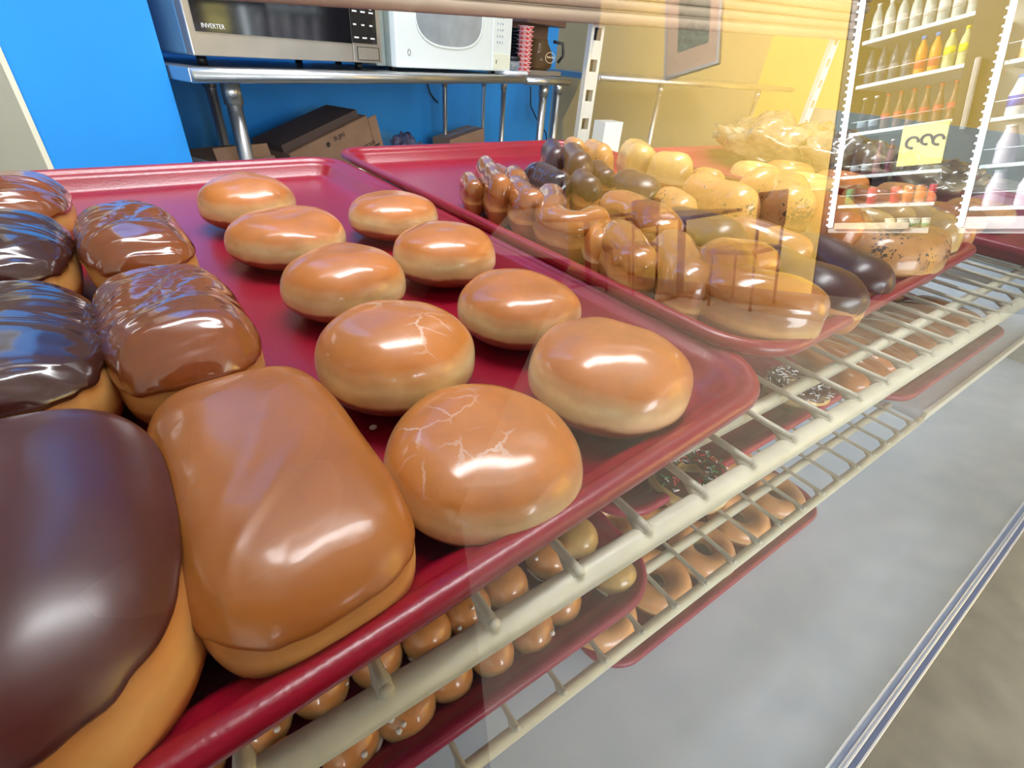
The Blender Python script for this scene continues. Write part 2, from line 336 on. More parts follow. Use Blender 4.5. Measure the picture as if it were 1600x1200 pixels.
def sweep(name, pts, rad, hgt, zf, md, mi, label, seed, group=None, cat='doughnut', edge=0.35, nz=26, nr=20, amp=0.07, loc_first=True, lift=0.0014):
    """a rolled pastry that follows a bent path on the tray"""
    pts = [Vector((p[0], p[1], 0)) for p in pts]
    c = sum(pts, Vector()) / len(pts); pts = [p - c for p in pts]
    # resample by Catmull-Rom
    cv = [pts[0] * 2 - pts[1]] + pts + [pts[-1] * 2 - pts[-2]]
    def cr(p0, p1, p2, p3, t): return 0.5 * ((2 * p1) + (-p0 + p2) * t + (2 * p0 - 5 * p1 + 4 * p2 - p3) * t * t + (-p0 + 3 * p1 - 3 * p2 + p3) * t ** 3)
    dense = []
    for i in range(len(pts) - 1):
        for k in range(12): dense.append(cr(cv[i], cv[i + 1], cv[i + 2], cv[i + 3], k / 12))
    dense.append(pts[-1])
    ln = [0]
    for i in range(1, len(dense)): ln.append(ln[-1] + (dense[i] - dense[i - 1]).length)
    Ltot = ln[-1]
    def at(s):
        if s <= 0: return dense[0] + (dense[0] - dense[1]).normalized() * (-s)
        if s >= Ltot: return dense[-1] + (dense[-1] - dense[-2]).normalized() * (s - Ltot)
        for i in range(1, len(ln)):
            if ln[i] >= s:
                f = (s - ln[i - 1]) / max(1e-9, ln[i] - ln[i - 1]); return dense[i - 1].lerp(dense[i], f)
        return dense[-1]
    ext = rad * 0.85
    def surf(i, ang, lf=0):
        th = PI * (i + 0.02) / (nz + 0.04)
        s = -ext + (Ltot + 2 * ext) * (1 - math.cos(th)) / 2
        d0 = (s + ext); d1 = (Ltot + ext - s)
        dd = min(d0, d1); k = 1 if dd >= rad * 1.1 else math.sqrt(max(1e-4, 1 - (1 - dd / (rad * 1.1)) ** 2))
        p = at(s); t = (at(s + 0.002) - at(s - 0.002)).normalized(); side = Vector((t.y, -t.x, 0))
        rr = rad * k; hh = hgt * (0.45 + 0.55 * k)
        ca, sa = math.cos(ang), math.sin(ang)
        z = hgt * 0.42 + (sgp(sa, 0.9)) * (hh * 0.58 if sa > 0 else hgt * 0.42 * (0.5 + 0.5 * k))
        q = p + side * (sgp(ca, 0.85) * rr) ; q.z = z
        nn = noise.noise(q * 28 + Vector((seed, seed * 2, 0)))
        q += side * (ca * rr * amp * nn * 1.6); q.z *= 1 + amp * nn
        if lf: q += (side * ca + Vector((0, 0, 1)) * sa) * lf
        return q, (sa + 1) / 2
    def build(a0, a1, lf, n, closed):
        bm = bmesh.new(); la = bm.verts.layers.float.new('crust'); R = []
        for i in range(nz + 1):
            ring = []
            for k in range(n if closed else n + 1):
                f = k / n; 
                if closed: ang = 2 * PI * f; l = 0
                else:
                    w = 0.22 * noise.noise(Vector((i * 0.35, seed, 0 if f < 0.5 else 7)))
                    ang = (a0 + w) + (a1 - a0 - 2 * w) * f; l = lf if 0 < k < n else -0.001
                    if i == 0 or i == nz: l = 0.0
                q, c_ = surf(i, ang, l); v = bm.verts.new(q); v[la] = c_; ring.append(v)
            R.append(ring)
        m_ = len(R[0])
        for i in range(nz):
            for k in range(m_ if closed else m_ - 1):
                bm.faces.new((R[i][k], R[i + 1][k], R[i + 1][(k + 1) % m_], R[i][(k + 1) % m_]))
        if closed: bm.faces.new(R[0]); bm.faces.new(R[-1][::-1])
        return bm
    o = link(name, build(0, 0, 0, nr, True), md, None, True, (c.x, c.y, zf)); tag(o, label, cat, group)
    if mi: link('icing', build(edge, PI - edge, lift, 16, False), mi, o)
    return o
def ring_mesh(R, r, hgt, seed, lift=0.0, t0=None, t1=None, nu=40, nv=20, amp=0.05):
    bm = bmesh.new(); la = bm.verts.layers.float.new('crust'); RR = []
    op = t0 is not None
    for i in range(nu):
        u = 2 * PI * i / nu; row = []
        w = 0.25 * noise.noise(Vector((math.cos(u) * 2, math.sin(u) * 2, seed)))
        for k in range(nv + 1 if op else nv):
            a = (t0 + w + (t1 - t0 - 2 * w) * k / nv) if op else 2 * PI * k / nv
            l = lift if (not op or 0 < k < nv) else -0.001
            d = Vector((math.cos(u), math.sin(u), 0)); q = d * (R + math.cos(a) * (r + l)); q.z = hgt / 2 + math.sin(a) * (hgt / 2 + l)
            nn = noise.noise(q * 25 + Vector((seed, 0, seed))); q *= 1 + amp * nn * 0.6; q.z = max(q.z, 0.001)
            v = bm.verts.new(q); v[la] = (math.sin(a) + 1) / 2; row.append(v)
        RR.append(row)
    m_ = len(RR[0])
    for i in range(nu):
        for k in range(m_ - 1 if op else m_):
            bm.faces.new((RR[i][k], RR[(i + 1) % nu][k], RR[(i + 1) % nu][(k + 1) % m_], RR[i][(k + 1) % m_]))
    return bm

# ------------------------------------------------------------------ trays
def tray(name, cx, cy, zrim, w, d, yaw, m, label, rc=0.045):
    """serving tray; cx, cy = centre, zrim = top of the rim"""
    t = 0.0235
    prof = [(0.0025, -0.0095), (0.0002, -0.0065), (0.0, -0.003), (0.0016, -0.0006), (0.0045, 0), (0.0085, -0.0008), (0.0105, -0.003), (0.0125, -0.0048), (0.0155, -0.0055), (0.0185, -0.0085),
            (0.025, -0.0175), (0.030, -0.0208), (0.037, -0.0215), (0.045, -0.0215)]
    under = [(0.045, -0.0240), (0.029, -0.0235), (0.022, -0.0195), (0.014, -0.0085), (0.006, -0.0045), (0.0045, -0.0085)]
    bm = bmesh.new(); nseg = 10; loops = []
    def loop(off, z):
        r = max(rc - off, 0.012); hx = w / 2 - off - r; hy = d / 2 - off - r; vs_ = []
        for q, (sx, sy) in enumerate(((1, 1), (-1, 1), (-1, -1), (1, -1))):
            for k in range(nseg + 1):
                a = PI / 2 * (q + k / nseg)
                vs_.append(bm.verts.new((sx * hx + r * math.cos(a), sy * hy + r * math.sin(a), z)))
        return vs_
    for o_, z in prof: loops.append(loop(o_, z))
    top_n = len(loops)
    for o_, z in under: loops.append(loop(o_, z))
    n = len(loops[0])
    for i in range(top_n - 1):
        for k in range(n): bm.faces.new((loops[i][k], loops[i][(k + 1) % n], loops[i + 1][(k + 1) % n], loops[i + 1][k]))
    bm.faces.new(loops[top_n - 1])
    for i in range(top_n, len(loops) - 1):
        for k in range(n): bm.faces.new((loops[i][k], loops[i][(k + 1) % n], loops[i + 1][(k + 1) % n], loops[i + 1][k]))
    bm.faces.new(loops[top_n][::-1])
    for k in range(n): bm.faces.new((loops[-1][k], loops[-1][(k + 1) % n], loops[0][(k + 1) % n], loops[0][k]))
    o = link(name, bm, m, None, True, (cx, cy, zrim)); o.rotation_euler = (0, 0, yaw)
    return tag(o, label, 'tray')
TF = 0.0215                      # rim top to tray floor
ZF1 = lev(0) - TF; TU = 0.0240
ZS1 = lev(0) - TU                # top of the wires of the upper shelf
def tray_corner(fr, yaw, w, d):
    """centre of a tray from its front right corner"""
    c, s = math.cos(yaw), math.sin(yaw)
    return fr[0] - w / 2 * c - d / 2 * s, fr[1] - w / 2 * s + d / 2 * c
Wt, Dt = 3.33 * H, 4.82 * H

# =================================================================== SETTING
FLOORZ = 0.0
struct(boxo('floor', (-3.2, -5.3, -0.05), (5.4, 5.2, 0), mFLOOR))
struct(boxo('ceiling', (-3.2, -5.3, 2.9), (5.4, 5.2, 2.95), mCEIL))
# kitchen wall, parallel to the steel table
AZ = math.radians(23.3); TA = Vector((0.13, 1.50, 0)); dv = Vector((math.cos(AZ), math.sin(AZ), 0)); nv_ = Vector((-math.sin(AZ), math.cos(AZ), 0))
def yawbox(name, p0, lx, ly, z0, z1, az, m, parent=None, bev=0):
    bm = bmesh.new(); box(bm, (0, 0, 0), (lx, ly, z1 - z0), bev)
    o = link(name, bm, m, parent, False, (p0[0], p0[1], z0)); o.rotation_euler = (0, 0, az); return o
WB = TA + nv_ * 0.66
wl = PL(40, 165, WB, AZ); tl = (Vector((wl.x, wl.y, 0)) - WB).dot(dv)
p0 = WB + dv * tl
WP_ = TA + nv_ * 0.10; pw1 = PL(40, 165, WP_, AZ); pw2 = PL(268, 86, WP_, AZ)
pw1.z = 0; pw2.z = 0; lw_ = min((pw2 - pw1).length, (TA + nv_ * 0.10 - dv * 0.004 - pw1).dot(dv))
struct(yawbox('wall_partition', pw1, lw_, 0.5, 0, 2.9, AZ, mBLUE))
struct(yawbox('trim_1', pw1 - dv * 0.010 - nv_ * 0.004, 0.010, 0.506, 0, 2.9, AZ, mTRIM))
struct(yawbox('wall_back', WB + dv * -0.12, 3.12, 0.10, 0, 2.9, AZ, mBLUE))
pe = WB + dv * 3.0
struct(boxo('wall_kitchen', (pe.x - 0.02, pe.y, 0), (5.3, pe.y + 0.1, 2.9), mat('grey_kitchen_wall', s2l(120, 116, 100), 0.7)))
struct(boxo('wall_left', (-3.2, -5.3, 0), (-3.1, 5.2, 2.9), mPALE))
struct(boxo('wall_back_room', (-3.1, 4.6, 0), (1.5, 4.7, 2.9), mat('lavender_wall', s2l(150, 150, 170), 0.7)))
XW = 4.4
struct(boxo('wall_right', (XW, -5.2, 0), (XW + 0.1, -1.99, 2.9), mYEL))
struct(boxo('wall_right_rear', (XW + 0.85, -1.99, 0), (XW + 0.95, 5.1, 2.9), mYEL))
# shop front: sill, head and glazed opening
mFR = mat('dark_window_frame', s2l(60, 58, 56), 0.4)
struct(boxo('wall_front', (-3.1, -5.3, 0), (XW, -5.2, 0.85), mPALE))
struct(boxo('wall_front_head', (-3.1, -5.3, 2.6), (XW, -5.2, 2.9), mPALE))
bm = bmesh.new()
for xx in (-3.08, -1.6, -0.1, 1.4, 2.9, 4.34): box(bm, (xx, -5.28, 0.85), (xx + 0.05, -5.22, 2.6))
box(bm, (-3.1, -5.28, 0.85), (XW, -5.22, 0.89)); box(bm, (-3.1, -5.28, 2.56), (XW, -5.22, 2.6))
struct(link('window_1', bm, mFR, None, False))

# =================================================================== DISPLAY CASE
XE = 3.045 * 4.0 * H             # end panel
ZC = lev(-3.0)                   # top of the case floor
th = math.radians(8.2); kt = math.tan(th); YG = 0.014
def gy(z): return YG + kt * (z - CZ)
case = empty('display_case', (0, 0.4, 0)); tag(case, 'long glass fronted doughnut display case with white floor and slanted front pane', 'display case')
def cpart(o):
    o.parent = case; o.location = o.location - Vector((0, 0.4, 0)); return o
XL = -1.25
mBASE = mat('grey_laminate', s2l(120, 118, 110), 0.5, var=0.1, vscale=10)
cpart(boxo('case_floor', (XL, gy(ZC) - 0.002, ZC - 0.02), (XE, 0.86, ZC), mWHITE))
cpart(boxo('base_cabinet', (XL, gy(ZC) + 0.004, 0), (XE, 0.86, ZC - 0.0205), mBASE))
mEND = mat('grey_end_panel', s2l(150, 152, 140), 0.4, var=0.06, vscale=5)
cpart(boxo('end_panel', (XE, gy(ZC) - 0.01, 0.0), (XE + 0.02, 0.86, 0.93), mEND))
cpart(boxo('end_panel', (XL - 0.02, gy(ZC) - 0.01, 0.0), (XL, 0.86, 0.93), mEND))
# aluminium channel that holds the pane: two bright ridges with a groove
bm = bmesh.new(); y0 = gy(ZC)
for yy in (y0 - 0.0075, y0 - 0.0005): box(bm, (XL, yy - 0.0012, ZC - 0.012), (XE, yy + 0.0012, ZC + 0.006), 0.0004)
cpart(link('glass_channel', bm, mALU, None, False))
cpart(boxo('channel_groove', (XL, y0 - 0.0063, ZC - 0.012), (XE, y0 - 0.0017, ZC + 0.001), mat('groove_blue_grey', s2l(120, 130, 160), 0.4)))
# front pane
def glass_mat():
    m = bpy.data.materials.new('case_glass'); m.use_nodes = True; nt = m.node_tree; N = nt.nodes; L = nt.links
    N.remove(N['Principled BSDF']); out = N['Material Output']
    tr = N.new('ShaderNodeBsdfTransparent'); tr.inputs[0].default_value = (0.97, 0.985, 0.98, 1)
    gl = N.new('ShaderNodeBsdfGlossy'); gl.inputs['Roughness'].default_value = 0.0
    lw = N.new('ShaderNodeLayerWeight'); lw.inputs['Blend'].default_value = 0.5
    pw = N.new('ShaderNodeMath'); pw.operation = 'POWER'; pw.inputs[1].default_value = 2.5; L.new(lw.outputs['Facing'], pw.inputs[0])
    mu = N.new('ShaderNodeMath'); mu.operation = 'MULTIPLY_ADD'; mu.inputs[1].default_value = 0.80; mu.inputs[2].default_value = 0.035; L.new(pw.outputs[0], mu.inputs[0])
    mx = N.new('ShaderNodeMixShader'); L.new(mu.outputs[0], mx.inputs[0]); L.new(tr.outputs[0], mx.inputs[1]); L.new(gl.outputs[0], mx.inputs[2])
    L.new(mx.outputs[0], out.inputs['Surface']); return m
mGL = glass_mat()
mCLR = bpy.data.materials.new('glass_body'); mCLR.use_nodes = True
nt = mCLR.node_tree; nt.nodes.remove(nt.nodes['Principled BSDF']); tr = nt.nodes.new('ShaderNodeBsdfTransparent'); nt.links.new(tr.outputs[0], nt.nodes['Material Output'].inputs['Surface'])
bm = bmesh.new(); zt = CZ + 0.34; gt = 0.004
vv = [bm.verts.new(p) for p in ((XL, gy(ZC), ZC), (XE, gy(ZC), ZC), (XE, gy(zt), zt), (XL, gy(zt), zt), (XL, gy(ZC) + gt, ZC), (XE, gy(ZC) + gt, ZC), (XE, gy(zt) + gt, zt), (XL, gy(zt) + gt, zt))]
f0 = bm.faces.new((vv[0], vv[1], vv[2], vv[3]))
for q in ((5, 4, 7, 6), (0, 4, 5, 1), (3, 2, 6, 7), (1, 5, 6, 2), (0, 3, 7, 4)): bm.faces.new([vv[i] for i in q]).material_index = 1
bm.normal_update(); me = bpy.data.meshes.new('glass_pane'); bm.to_mesh(me); bm.free(); me.materials.append(mGL); me.materials.append(mCLR)
gp = bpy.data.objects.new('glass_pane', me); C.objects.link(gp); cpart(gp)

# slotted shelf standards with brackets
mSTD = mat('white_shelf_standard', s2l(205, 208, 205), 0.35)
def standard(x, label):
    e = empty('shelf_standard', (x, 0.84, ZC)); cpart(e)
    bm = bmesh.new(); hgt = CZ + 0.14 - ZC
    for s in (-1, 1): box(bm, (s * 0.0125 - 0.0035, -0.006, 0), (s * 0.0125 + 0.0035, 0.006, hgt))
    k = 0
    while k * 0.05 < hgt: box(bm, (-0.0095, -0.006, k * 0.05), (0.0095, 0.006, min(hgt, k * 0.05 + 0.03))); k += 1
    link('rail', bm, mSTD, e, False)
    link_bm = bmesh.new(); box(link_bm, (-0.009, 0.006, 0), (0.009, 0.009, hgt)); link('slot_backing', link_bm, mBLACK, e, False)
    for zz, yf in ((ZS1 - 0.007, 0.10), (lev(-1.57) - 0.008, 0.13)):
        bm = bmesh.new(); z = zz - ZC
        vs_ = [bm.verts.new((sx, yy, z_)) for sx in (-0.002, 0.002) for yy, z_ in ((-0.005, z - 0.004), (-0.005, z - 0.05), (yf - 0.84, z - 0.016), (yf - 0.84, z - 0.004))]
        bm.faces.new(vs_[:4]); bm.faces.new(vs_[4:][::-1])
        for i in range(4): bm.faces.new((vs_[i], vs_[4 + i], vs_[4 + (i + 1) % 4], vs_[(i + 1) % 4]))
        bmesh.ops.recalc_face_normals(bm, faces=bm.faces)
        link('bracket', bm, mSTD, e, False)
standard(PY(920, 130, 0.84).x, 'white slotted shelf standard rising behind the back right corner of the middle tray')
standard(-1.0, 'white slotted shelf standard behind the left end of the front tray')
standard(XE - 0.04, 'white slotted shelf standard beside the right end panel')

# wire shelves
def wire_shelf(x0, x1, zt, yf, yb, phase, ystiff, rfront, label, name='wire_shelf'):
    e = empty(name, (0, yf, zt)); tag(e, label, 'shelf', None)
    def rod(nm, y, z, r):
        bm = bmesh.new(); tube(bm, [(x0, 0, 0), (x0 + (x1 - x0) * .5, 0, 0), (x1, 0, 0)], r, 14); return link(nm, bm, mROD, e, True, (0, y - yf, z))
    wr = 0.0019
    rod('front_rod', yf, -2 * wr - rfront + 0.0012, rfront)
    rod('support_rod', ystiff, -2 * wr - 0.0042, 0.0045)
    rod('support_rod', (yf + yb) / 2, -2 * wr - 0.0042, 0.0045)
    rod('back_rod', yb, -2 * wr - 0.0042, 0.0045)
    bm = bmesh.new(); L_ = yb - yf
    tube(bm, [(0, -rfront * 0.12, -wr * 0.7), (0, rfront * 0.5, -wr * 0.8), (0, 0.03, -wr), (0, L_, -wr)], [wr * 1.15, wr * 1.1, wr, wr], 8)
    ball(bm, (0, -rfront * 0.1, -wr * 0.7), wr * 1.25, 2)
    # weld fillet against the rod
    tube(bm, [(0, -rfront * 0.2, -wr * 2.0), (0, rfront * 0.9, -wr * 2.2), (0, rfront * 2.1, -wr * 1.3)], [wr * 1.7, wr * 1.6, wr * 0.6], 8)
    w0 = link('wire', bm, mWIRE, e, True)
    k = 0; pitch = 0.2845 * H; first = True
    kk = math.ceil((x0 + 0.008 - phase) / pitch); xx = phase + kk * pitch
    while xx < x1 - 0.004:
        o = w0 if first else w0.copy()
        if not first: C.objects.link(o); o.parent = e
        o.location = (xx, 0, 0); first = False; xx += pitch
    return e
wire_shelf(-8.6 * H, XE - 0.004, ZS1, 0.512 * H, 5.75 * H, 0.1096 * H, 0.735 * H, 0.0058, 'cream enamelled wire shelf carrying the three large trays')
Z2 = -1.57
wire_shelf(-8.6 * H, 5.44 * H, lev(Z2), 0.637 * H, 5.75 * H, 0.969 * H, 0.915 * H, 0.0046, 'lower cream wire shelf ending short under the doughnut hole tray')
sb = empty('shelf_board', (8.8 * H, 0.64 * H, lev(Z2))); tag(sb, 'white shelf board with cream front lip under the glazed bars on the right', 'shelf')
boxo('board', (-3.33 * H, 0.003, -0.012), (XE - 8.8 * H - 0.002, 5.1 * H, 0), mWHITE, sb)
boxo('front_lip', (-3.33 * H, -0.003, -0.013), (XE - 8.8 * H - 0.002, 0.0028, 0.004), mTRIM, sb, 0.0008)

# ribbed upper shelf edge behind the trays
us = empty('upper_shelf', (0.3, 0.80, CZ + 0.03)); tag(us, 'beige ribbed upper shelf edge crossing above the microwaves', 'shelf')
mBEI = mat('beige_ribbed_plastic', s2l(158, 140, 122), 0.5, var=0.12, vscale=6)
xs0, xs1 = -0.25, XE - 0.02; sl = 0.0439
def zb(x): return 0.0205 + sl * x
bm = bmesh.new()
vs_ = [bm.verts.new((x - 0.3, y_, zb(x) + dz - 0.03)) for x in (xs0, xs1) for y_, dz in ((0, 0.002), (0.03, 0.002), (0.03, 0.15), (0, 0.15))]
for q in ((0, 1, 2, 3), (7, 6, 5, 4), (0, 4, 5, 1), (1, 5, 6, 2), (2, 6, 7, 3), (3, 7, 4, 0)): bm.faces.new([vs_[i] for i in q])
bmesh.ops.recalc_face_normals(bm, faces=bm.faces)
link('shelf_core', bm, mBEI, us, False)
for k, (dz, r) in enumerate(((0.010, 0.010), (0.030, 0.0085), (0.047, 0.0085), (0.066, 0.010), (0.09, 0.010), (0.114, 0.011), (0.138, 0.011))):
    bm = bmesh.new(); tube(bm, [(x - 0.3, -0.001, zb(x) + dz - 0.03) for x in (xs0, 0.5, xs1)], r, 12); link('rib', bm, mBEI, us, True)

# =================================================================== TRAYS
yawT = math.radians(3.2)
fr1 = P(1238, 587, 0); yaw1 = math.radians(4.4); c1 = tray_corner(fr1, yaw1, Wt, Dt)
tray('serving_tray', c1[0], c1[1], lev(0), Wt, Dt, yaw1, mRED, 'glossy red serving tray nearest the camera with round glazed doughnuts and iced bars')
fr2 = P(1543, 381, 0.06); c2 = tray_corner(fr2, yawT, Wt, Dt)
tray('serving_tray', c2[0] + 0.004, c2[1], lev(0.06), Wt, Dt, yawT, mRED, 'red serving tray beyond the nearest one, heaped with bent glazed and chocolate pastries')
W3 = Wt; c3 = (5.60 * H + W3 / 2 + 0.005, 0.42 * H + Dt / 2)
tray('serving_tray', c3[0], c3[1], lev(0.0), W3, Dt, 0.0, mRED2, 'dull red serving tray at the far right of the upper shelf')
# lower level
ZR2 = lev(Z2) + TU; ZF2 = ZR2 - TF
def tray_front(xr, yf, zr, m, label, yaw=0.0):
    c = tray_corner((xr, yf), yaw, Wt, Dt); return tray('serving_tray', c[0], c[1], zr, Wt, Dt, yaw, m, label)
tray_front(1.80 * H, 0.71 * H, ZR2, mRED2, 'dull red tray of doughnut holes on the lower wire shelf')
tray_front(5.12 * H, 1.13 * H, ZR2, mRED2, 'dull red tray with sprinkled doughnuts on the lower wire shelf')
tray_front(8.42 * H, 0.77 * H, ZR2 + 0.0005, mRED2, 'dull red tray of glazed bars on the white shelf board')
ZR3 = ZC + TU + 0.0003; ZF3 = ZR3 - TF
tray_front(5.10 * H, 0.80 * H, ZR3, mRED2, 'dull red tray of ring doughnuts standing on the white case floor')

# =================================================================== ROUND GLAZED DOUGHNUTS (front tray)
rows = [ # x, y, r, c (eye heights), label, crackle
    (0.587, 0.888, .300, .143, 'largest round glazed doughnut, nearest the tray edge with white sugar flakes on top', 1),
    (1.224, 1.015, .303, .172, 'smooth round glazed doughnut beside the tray\'s front right corner', 0),
    (0.575, 1.504, .294, .178, 'round glazed doughnut with cracked glaze, behind the nearest one', 1),
    (1.277, 1.687, .301, .145, 'round glazed doughnut with wide pale side band, second from the front on the right', 0),
    (0.622, 2.275, .294, .160, 'round glazed doughnut, third from the front in the left column', 0),
    (1.270, 2.441, .302, .158, 'round glazed doughnut, third from the front in the right column', 0),
    (1.303, 3.287, .310, .147, 'farthest round glazed doughnut of the right column beside the tray divider', 0),
    (0.548, 3.071, .340, .150, 'wide flattened round glazed doughnut, fourth from the front in the left column', 0),
    (0.465, 3.833, .313, .168, 'farthest round glazed doughnut near the back rim of the nearest tray', 0)]
for i, (x, y, r, c, lb, ck) in enumerate(rows):
    bun('glazed_doughnut', x * H, y * H, ZF1 + 0.0006, r * H, 2 * c * H, dGF if ck else dG, lb, i + 1, group='round glazed doughnuts on the nearest tray', dimple=0.002 if i % 2 else 0.0)
# sugar crumbs on the tray
mSUG = mat('sugar_crumb', s2l(230, 222, 224), 0.4)
for (px, py, s, lb) in ((583, 669, 0.0018, 'small sugar crumb on the red tray between the maple bar and the doughnuts'), (1035, 712, 0.0016, 'small sugar crumb on the front rim of the nearest tray')):
    p = P(px, py, -0.15 if px < 700 else -0.035); bm = bmesh.new(); ball(bm, (0, 0, s * 0.8), s, 1, (1.2, 0.9, 0.8)); tag(link('sugar_crumb', bm, mSUG, None, False, p if px > 700 else (p.x, p.y, ZF1)), lb, 'crumb')

# =================================================================== ICED BARS (front tray)
yb_ = math.radians(3)
bar('iced_bar', 0.035 * H, 1.055 * H, ZF1 + 0.0006, .272 * H, .485 * H, .31 * H, yb_, dBAR, iMAPLE, 'maple iced bar with smooth tan icing at the front edge of the nearest tray', 11, edge=0.60, waist=0.08, wr=0.0004, wrf=14, thick=0.0016, ev=0.5, amp=0.014)
bar('iced_bar', -0.095 * H, 1.965 * H, ZF1 + 0.0006, .240 * H, .44 * H, .36 * H, yb_ + 0.03, dBAR, iBROWN, 'glossy brown iced bar with crosswise wrinkles behind the maple bar', 12, edge=0.57, wr=0.0024, wrf=42, waist=0.03)
bar('iced_bar', -0.184 * H, 3.00 * H, ZF1 + 0.0006, .228 * H, .43 * H, .36 * H, yb_ + 0.05, dBAR, iBROWN, 'glossy brown iced bar with a sunken wrinkled top, farthest in its row', 13, edge=0.57, wr=0.0034, wrf=34, waist=0.02)
bar('iced_bar', -0.485 * H, 0.975 * H, ZF1 + 0.0006, .335 * H, .475 * H, .40 * H, yb_ - 0.02, dBAR, iCHOC, 'large dark chocolate iced bar at the lower left corner', 14, edge=0.635, wr=0.0006, wrf=14, waist=0.0, thick=0.002, eo=0.72, amp=0.015)
bar('iced_bar', -0.615 * H, 1.95 * H, ZF1 + 0.0006, .325 * H, .45 * H, .38 * H, yb_ + 0.02, dBAR, iCHOCW, 'dark chocolate iced bar, second from the front on the left', 15, edge=0.60, wr=0.0018, wrf=34, waist=0.0)
bar('iced_bar', -0.735 * H, 2.98 * H, ZF1 + 0.0006, .310 * H, .44 * H, .38 * H, yb_, dBAR, iCHOCW, 'dark chocolate iced bar with ridged top, third from the front on the left', 16, edge=0.58, wr=0.0024, wrf=40, waist=0.0)
bar('iced_bar', -0.80 * H, 3.93 * H, ZF1 + 0.0006, .325 * H, .42 * H, .36 * H, yb_, dBAR, iBROWN, 'brown iced bar at the back left of the nearest tray', 17, edge=0.56, wr=0.0024, wrf=40, waist=0.0)

# =================================================================== BENT PASTRIES (middle tray)
ZFm = lev(0.06) - TF
gm = 'bent pastries on the middle tray'
def PP(l, zh=0.02): return [P(a, b, zh) for a, b in l]
def bent(path, r, hgt, md, mi, label, seed, zh=0.03, dz=0.0, **k):
    nm = 'iced_bar' if mi in (iCHOC, iCHOCW) else 'bent_pastry'
    return sweep(nm, PP(path, zh), r * 1.08 * H, hgt * 1.12 * H, ZFm + 0.0006 + dz, md, mi, label, seed, group=gm, **k)
bent([(1160, 442), (1122, 448), (1130, 486), (1178, 504), (1222, 510)], .165, .32, dTW, iMILK, 'bent glazed pastry with wet shine in the front left corner of the middle tray', 21)
bent([(1206, 430), (1254, 458), (1294, 480)], .17, .26, dBAR, iCHOC, 'chocolate iced bar beside the front glazed pastry', 22, edge=0.25)
bent([(1262, 402), (1304, 424), (1346, 450)], .155, .25, dBAR, iCHOC, 'smaller chocolate iced bar, second from the front edge', 23, edge=0.25)
bent([(1318, 372), (1338, 404), (1385, 422), (1425, 414), (1432, 396)], .15, .30, dCIN, None, 'horseshoe pastry dusted with cinnamon near the front right corner', 24)
bent([(1420, 358), (1446, 372), (1462, 390)], .13, .30, dPALE, None, 'pale glazed pastry beside the front right corner of the middle tray', 25)
bent([(1480, 366), (1492, 378)], .10, .24, dG, None, 'small round glazed pastry end at the right edge of the middle tray', 26)
bent([(1338, 362), (1362, 368)], .12, .28, dPALE, None, 'pale yellow glazed pastry behind the cinnamon horseshoe', 27)
bent([(1370, 356), (1395, 366)], .11, .30, dPALE, None, 'pale rounded pastry just right of the pale yellow one', 28)
bent([(1262, 352), (1288, 372), (1298, 398)], .15, .36, dG, None, 'golden glazed pastry standing left of the cinnamon horseshoe', 29)
bent([(1168, 330), (1205, 332), (1222, 362)], .17, .42, dCIN, None, 'tall golden pastry with cinnamon specks in the middle of the tray', 30)
bent([(1085, 322), (1120, 336), (1148, 352)], .16, .36, dCIN, None, 'golden pastry with cinnamon specks left of the tall one', 31)
bent([(1030, 285), (1052, 292)], .16, .38, dPALE, None, 'round pale glazed pastry at the back of the middle heap', 32)
bent([(985, 262), (1000, 276)], .16, .38, dPALE, None, 'pale yellow glazed pastry at the back left of the heap', 33)
bent([(1090, 296), (1108, 304)], .13, .30, dCIN, None, 'cinnamon dusted pastry behind the middle of the heap', 34)
bent([(1040, 415), (1058, 445), (1068, 478)], .13, .30, dTW, None, 'upright glazed pastry at the left rim, right of centre', 35)
bent([(960, 392), (978, 418), (992, 440)], .13, .28, dBAR, iMILK, 'tan glazed pastry against the left rim behind the upright one', 36)
bent([(925, 378), (934, 402)], .075, .24, dG, None, 'small golden pastry end poking out at the left rim', 37)
bent([(858, 330), (862, 366), (895, 380), (925, 372)], .115, .28, dTW, iMILK, 'curled glazed pastry with chocolate sheen at the left rim', 38)
bent([(800, 302), (814, 335), (828, 350)], .105, .30, dTW, iMILK, 'glazed pastry with rounded end at the left rim, third from the back', 39)
bent([(758, 290), (772, 318), (782, 332)], .085, .32, dTW, iMILK, 'narrow glazed pastry at the left rim, second from the back', 40)
bent([(732, 298), (742, 314)], .075, .24, dTW, iMILK, 'small glazed pastry, farthest back along the left rim', 41)
bent([(775, 286), (792, 298)], .08, .26, dTW, None, 'small brown pastry tucked behind the narrow glazed one', 42)
bent([(835, 296), (870, 312)], .12, .30, dBAR, iCHOCW, 'chocolate iced pastry with folds behind the curled one', 43, edge=0.2)
bent([(858, 262), (866, 276)], .10, .34, dBAR, iCHOC, 'small round chocolate iced pastry at the back of the heap', 44, edge=0.2)
bent([(890, 268), (902, 290)], .12, .34, dBAR, iCHOC, 'chocolate iced pastry between the two small round ones at the back', 45, edge=0.2)
bent([(888, 254), (900, 260)], .10, .34, dCIN, None, 'golden pastry end at the very back of the heap', 46)
bent([(920, 258), (938, 272)], .12, .36, dCIN, None, 'golden speckled pastry at the back beside the chocolate ones', 47)
bent([(928, 282), (944, 294)], .10, .26, dBAR, iCHOC, 'small chocolate iced pastry in front of the speckled one', 48, edge=0.2)
bent([(905, 306), (918, 322)], .10, .30, dBAR, iCHOC, 'dark chocolate iced pastry in the left half of the heap', 49, edge=0.2)
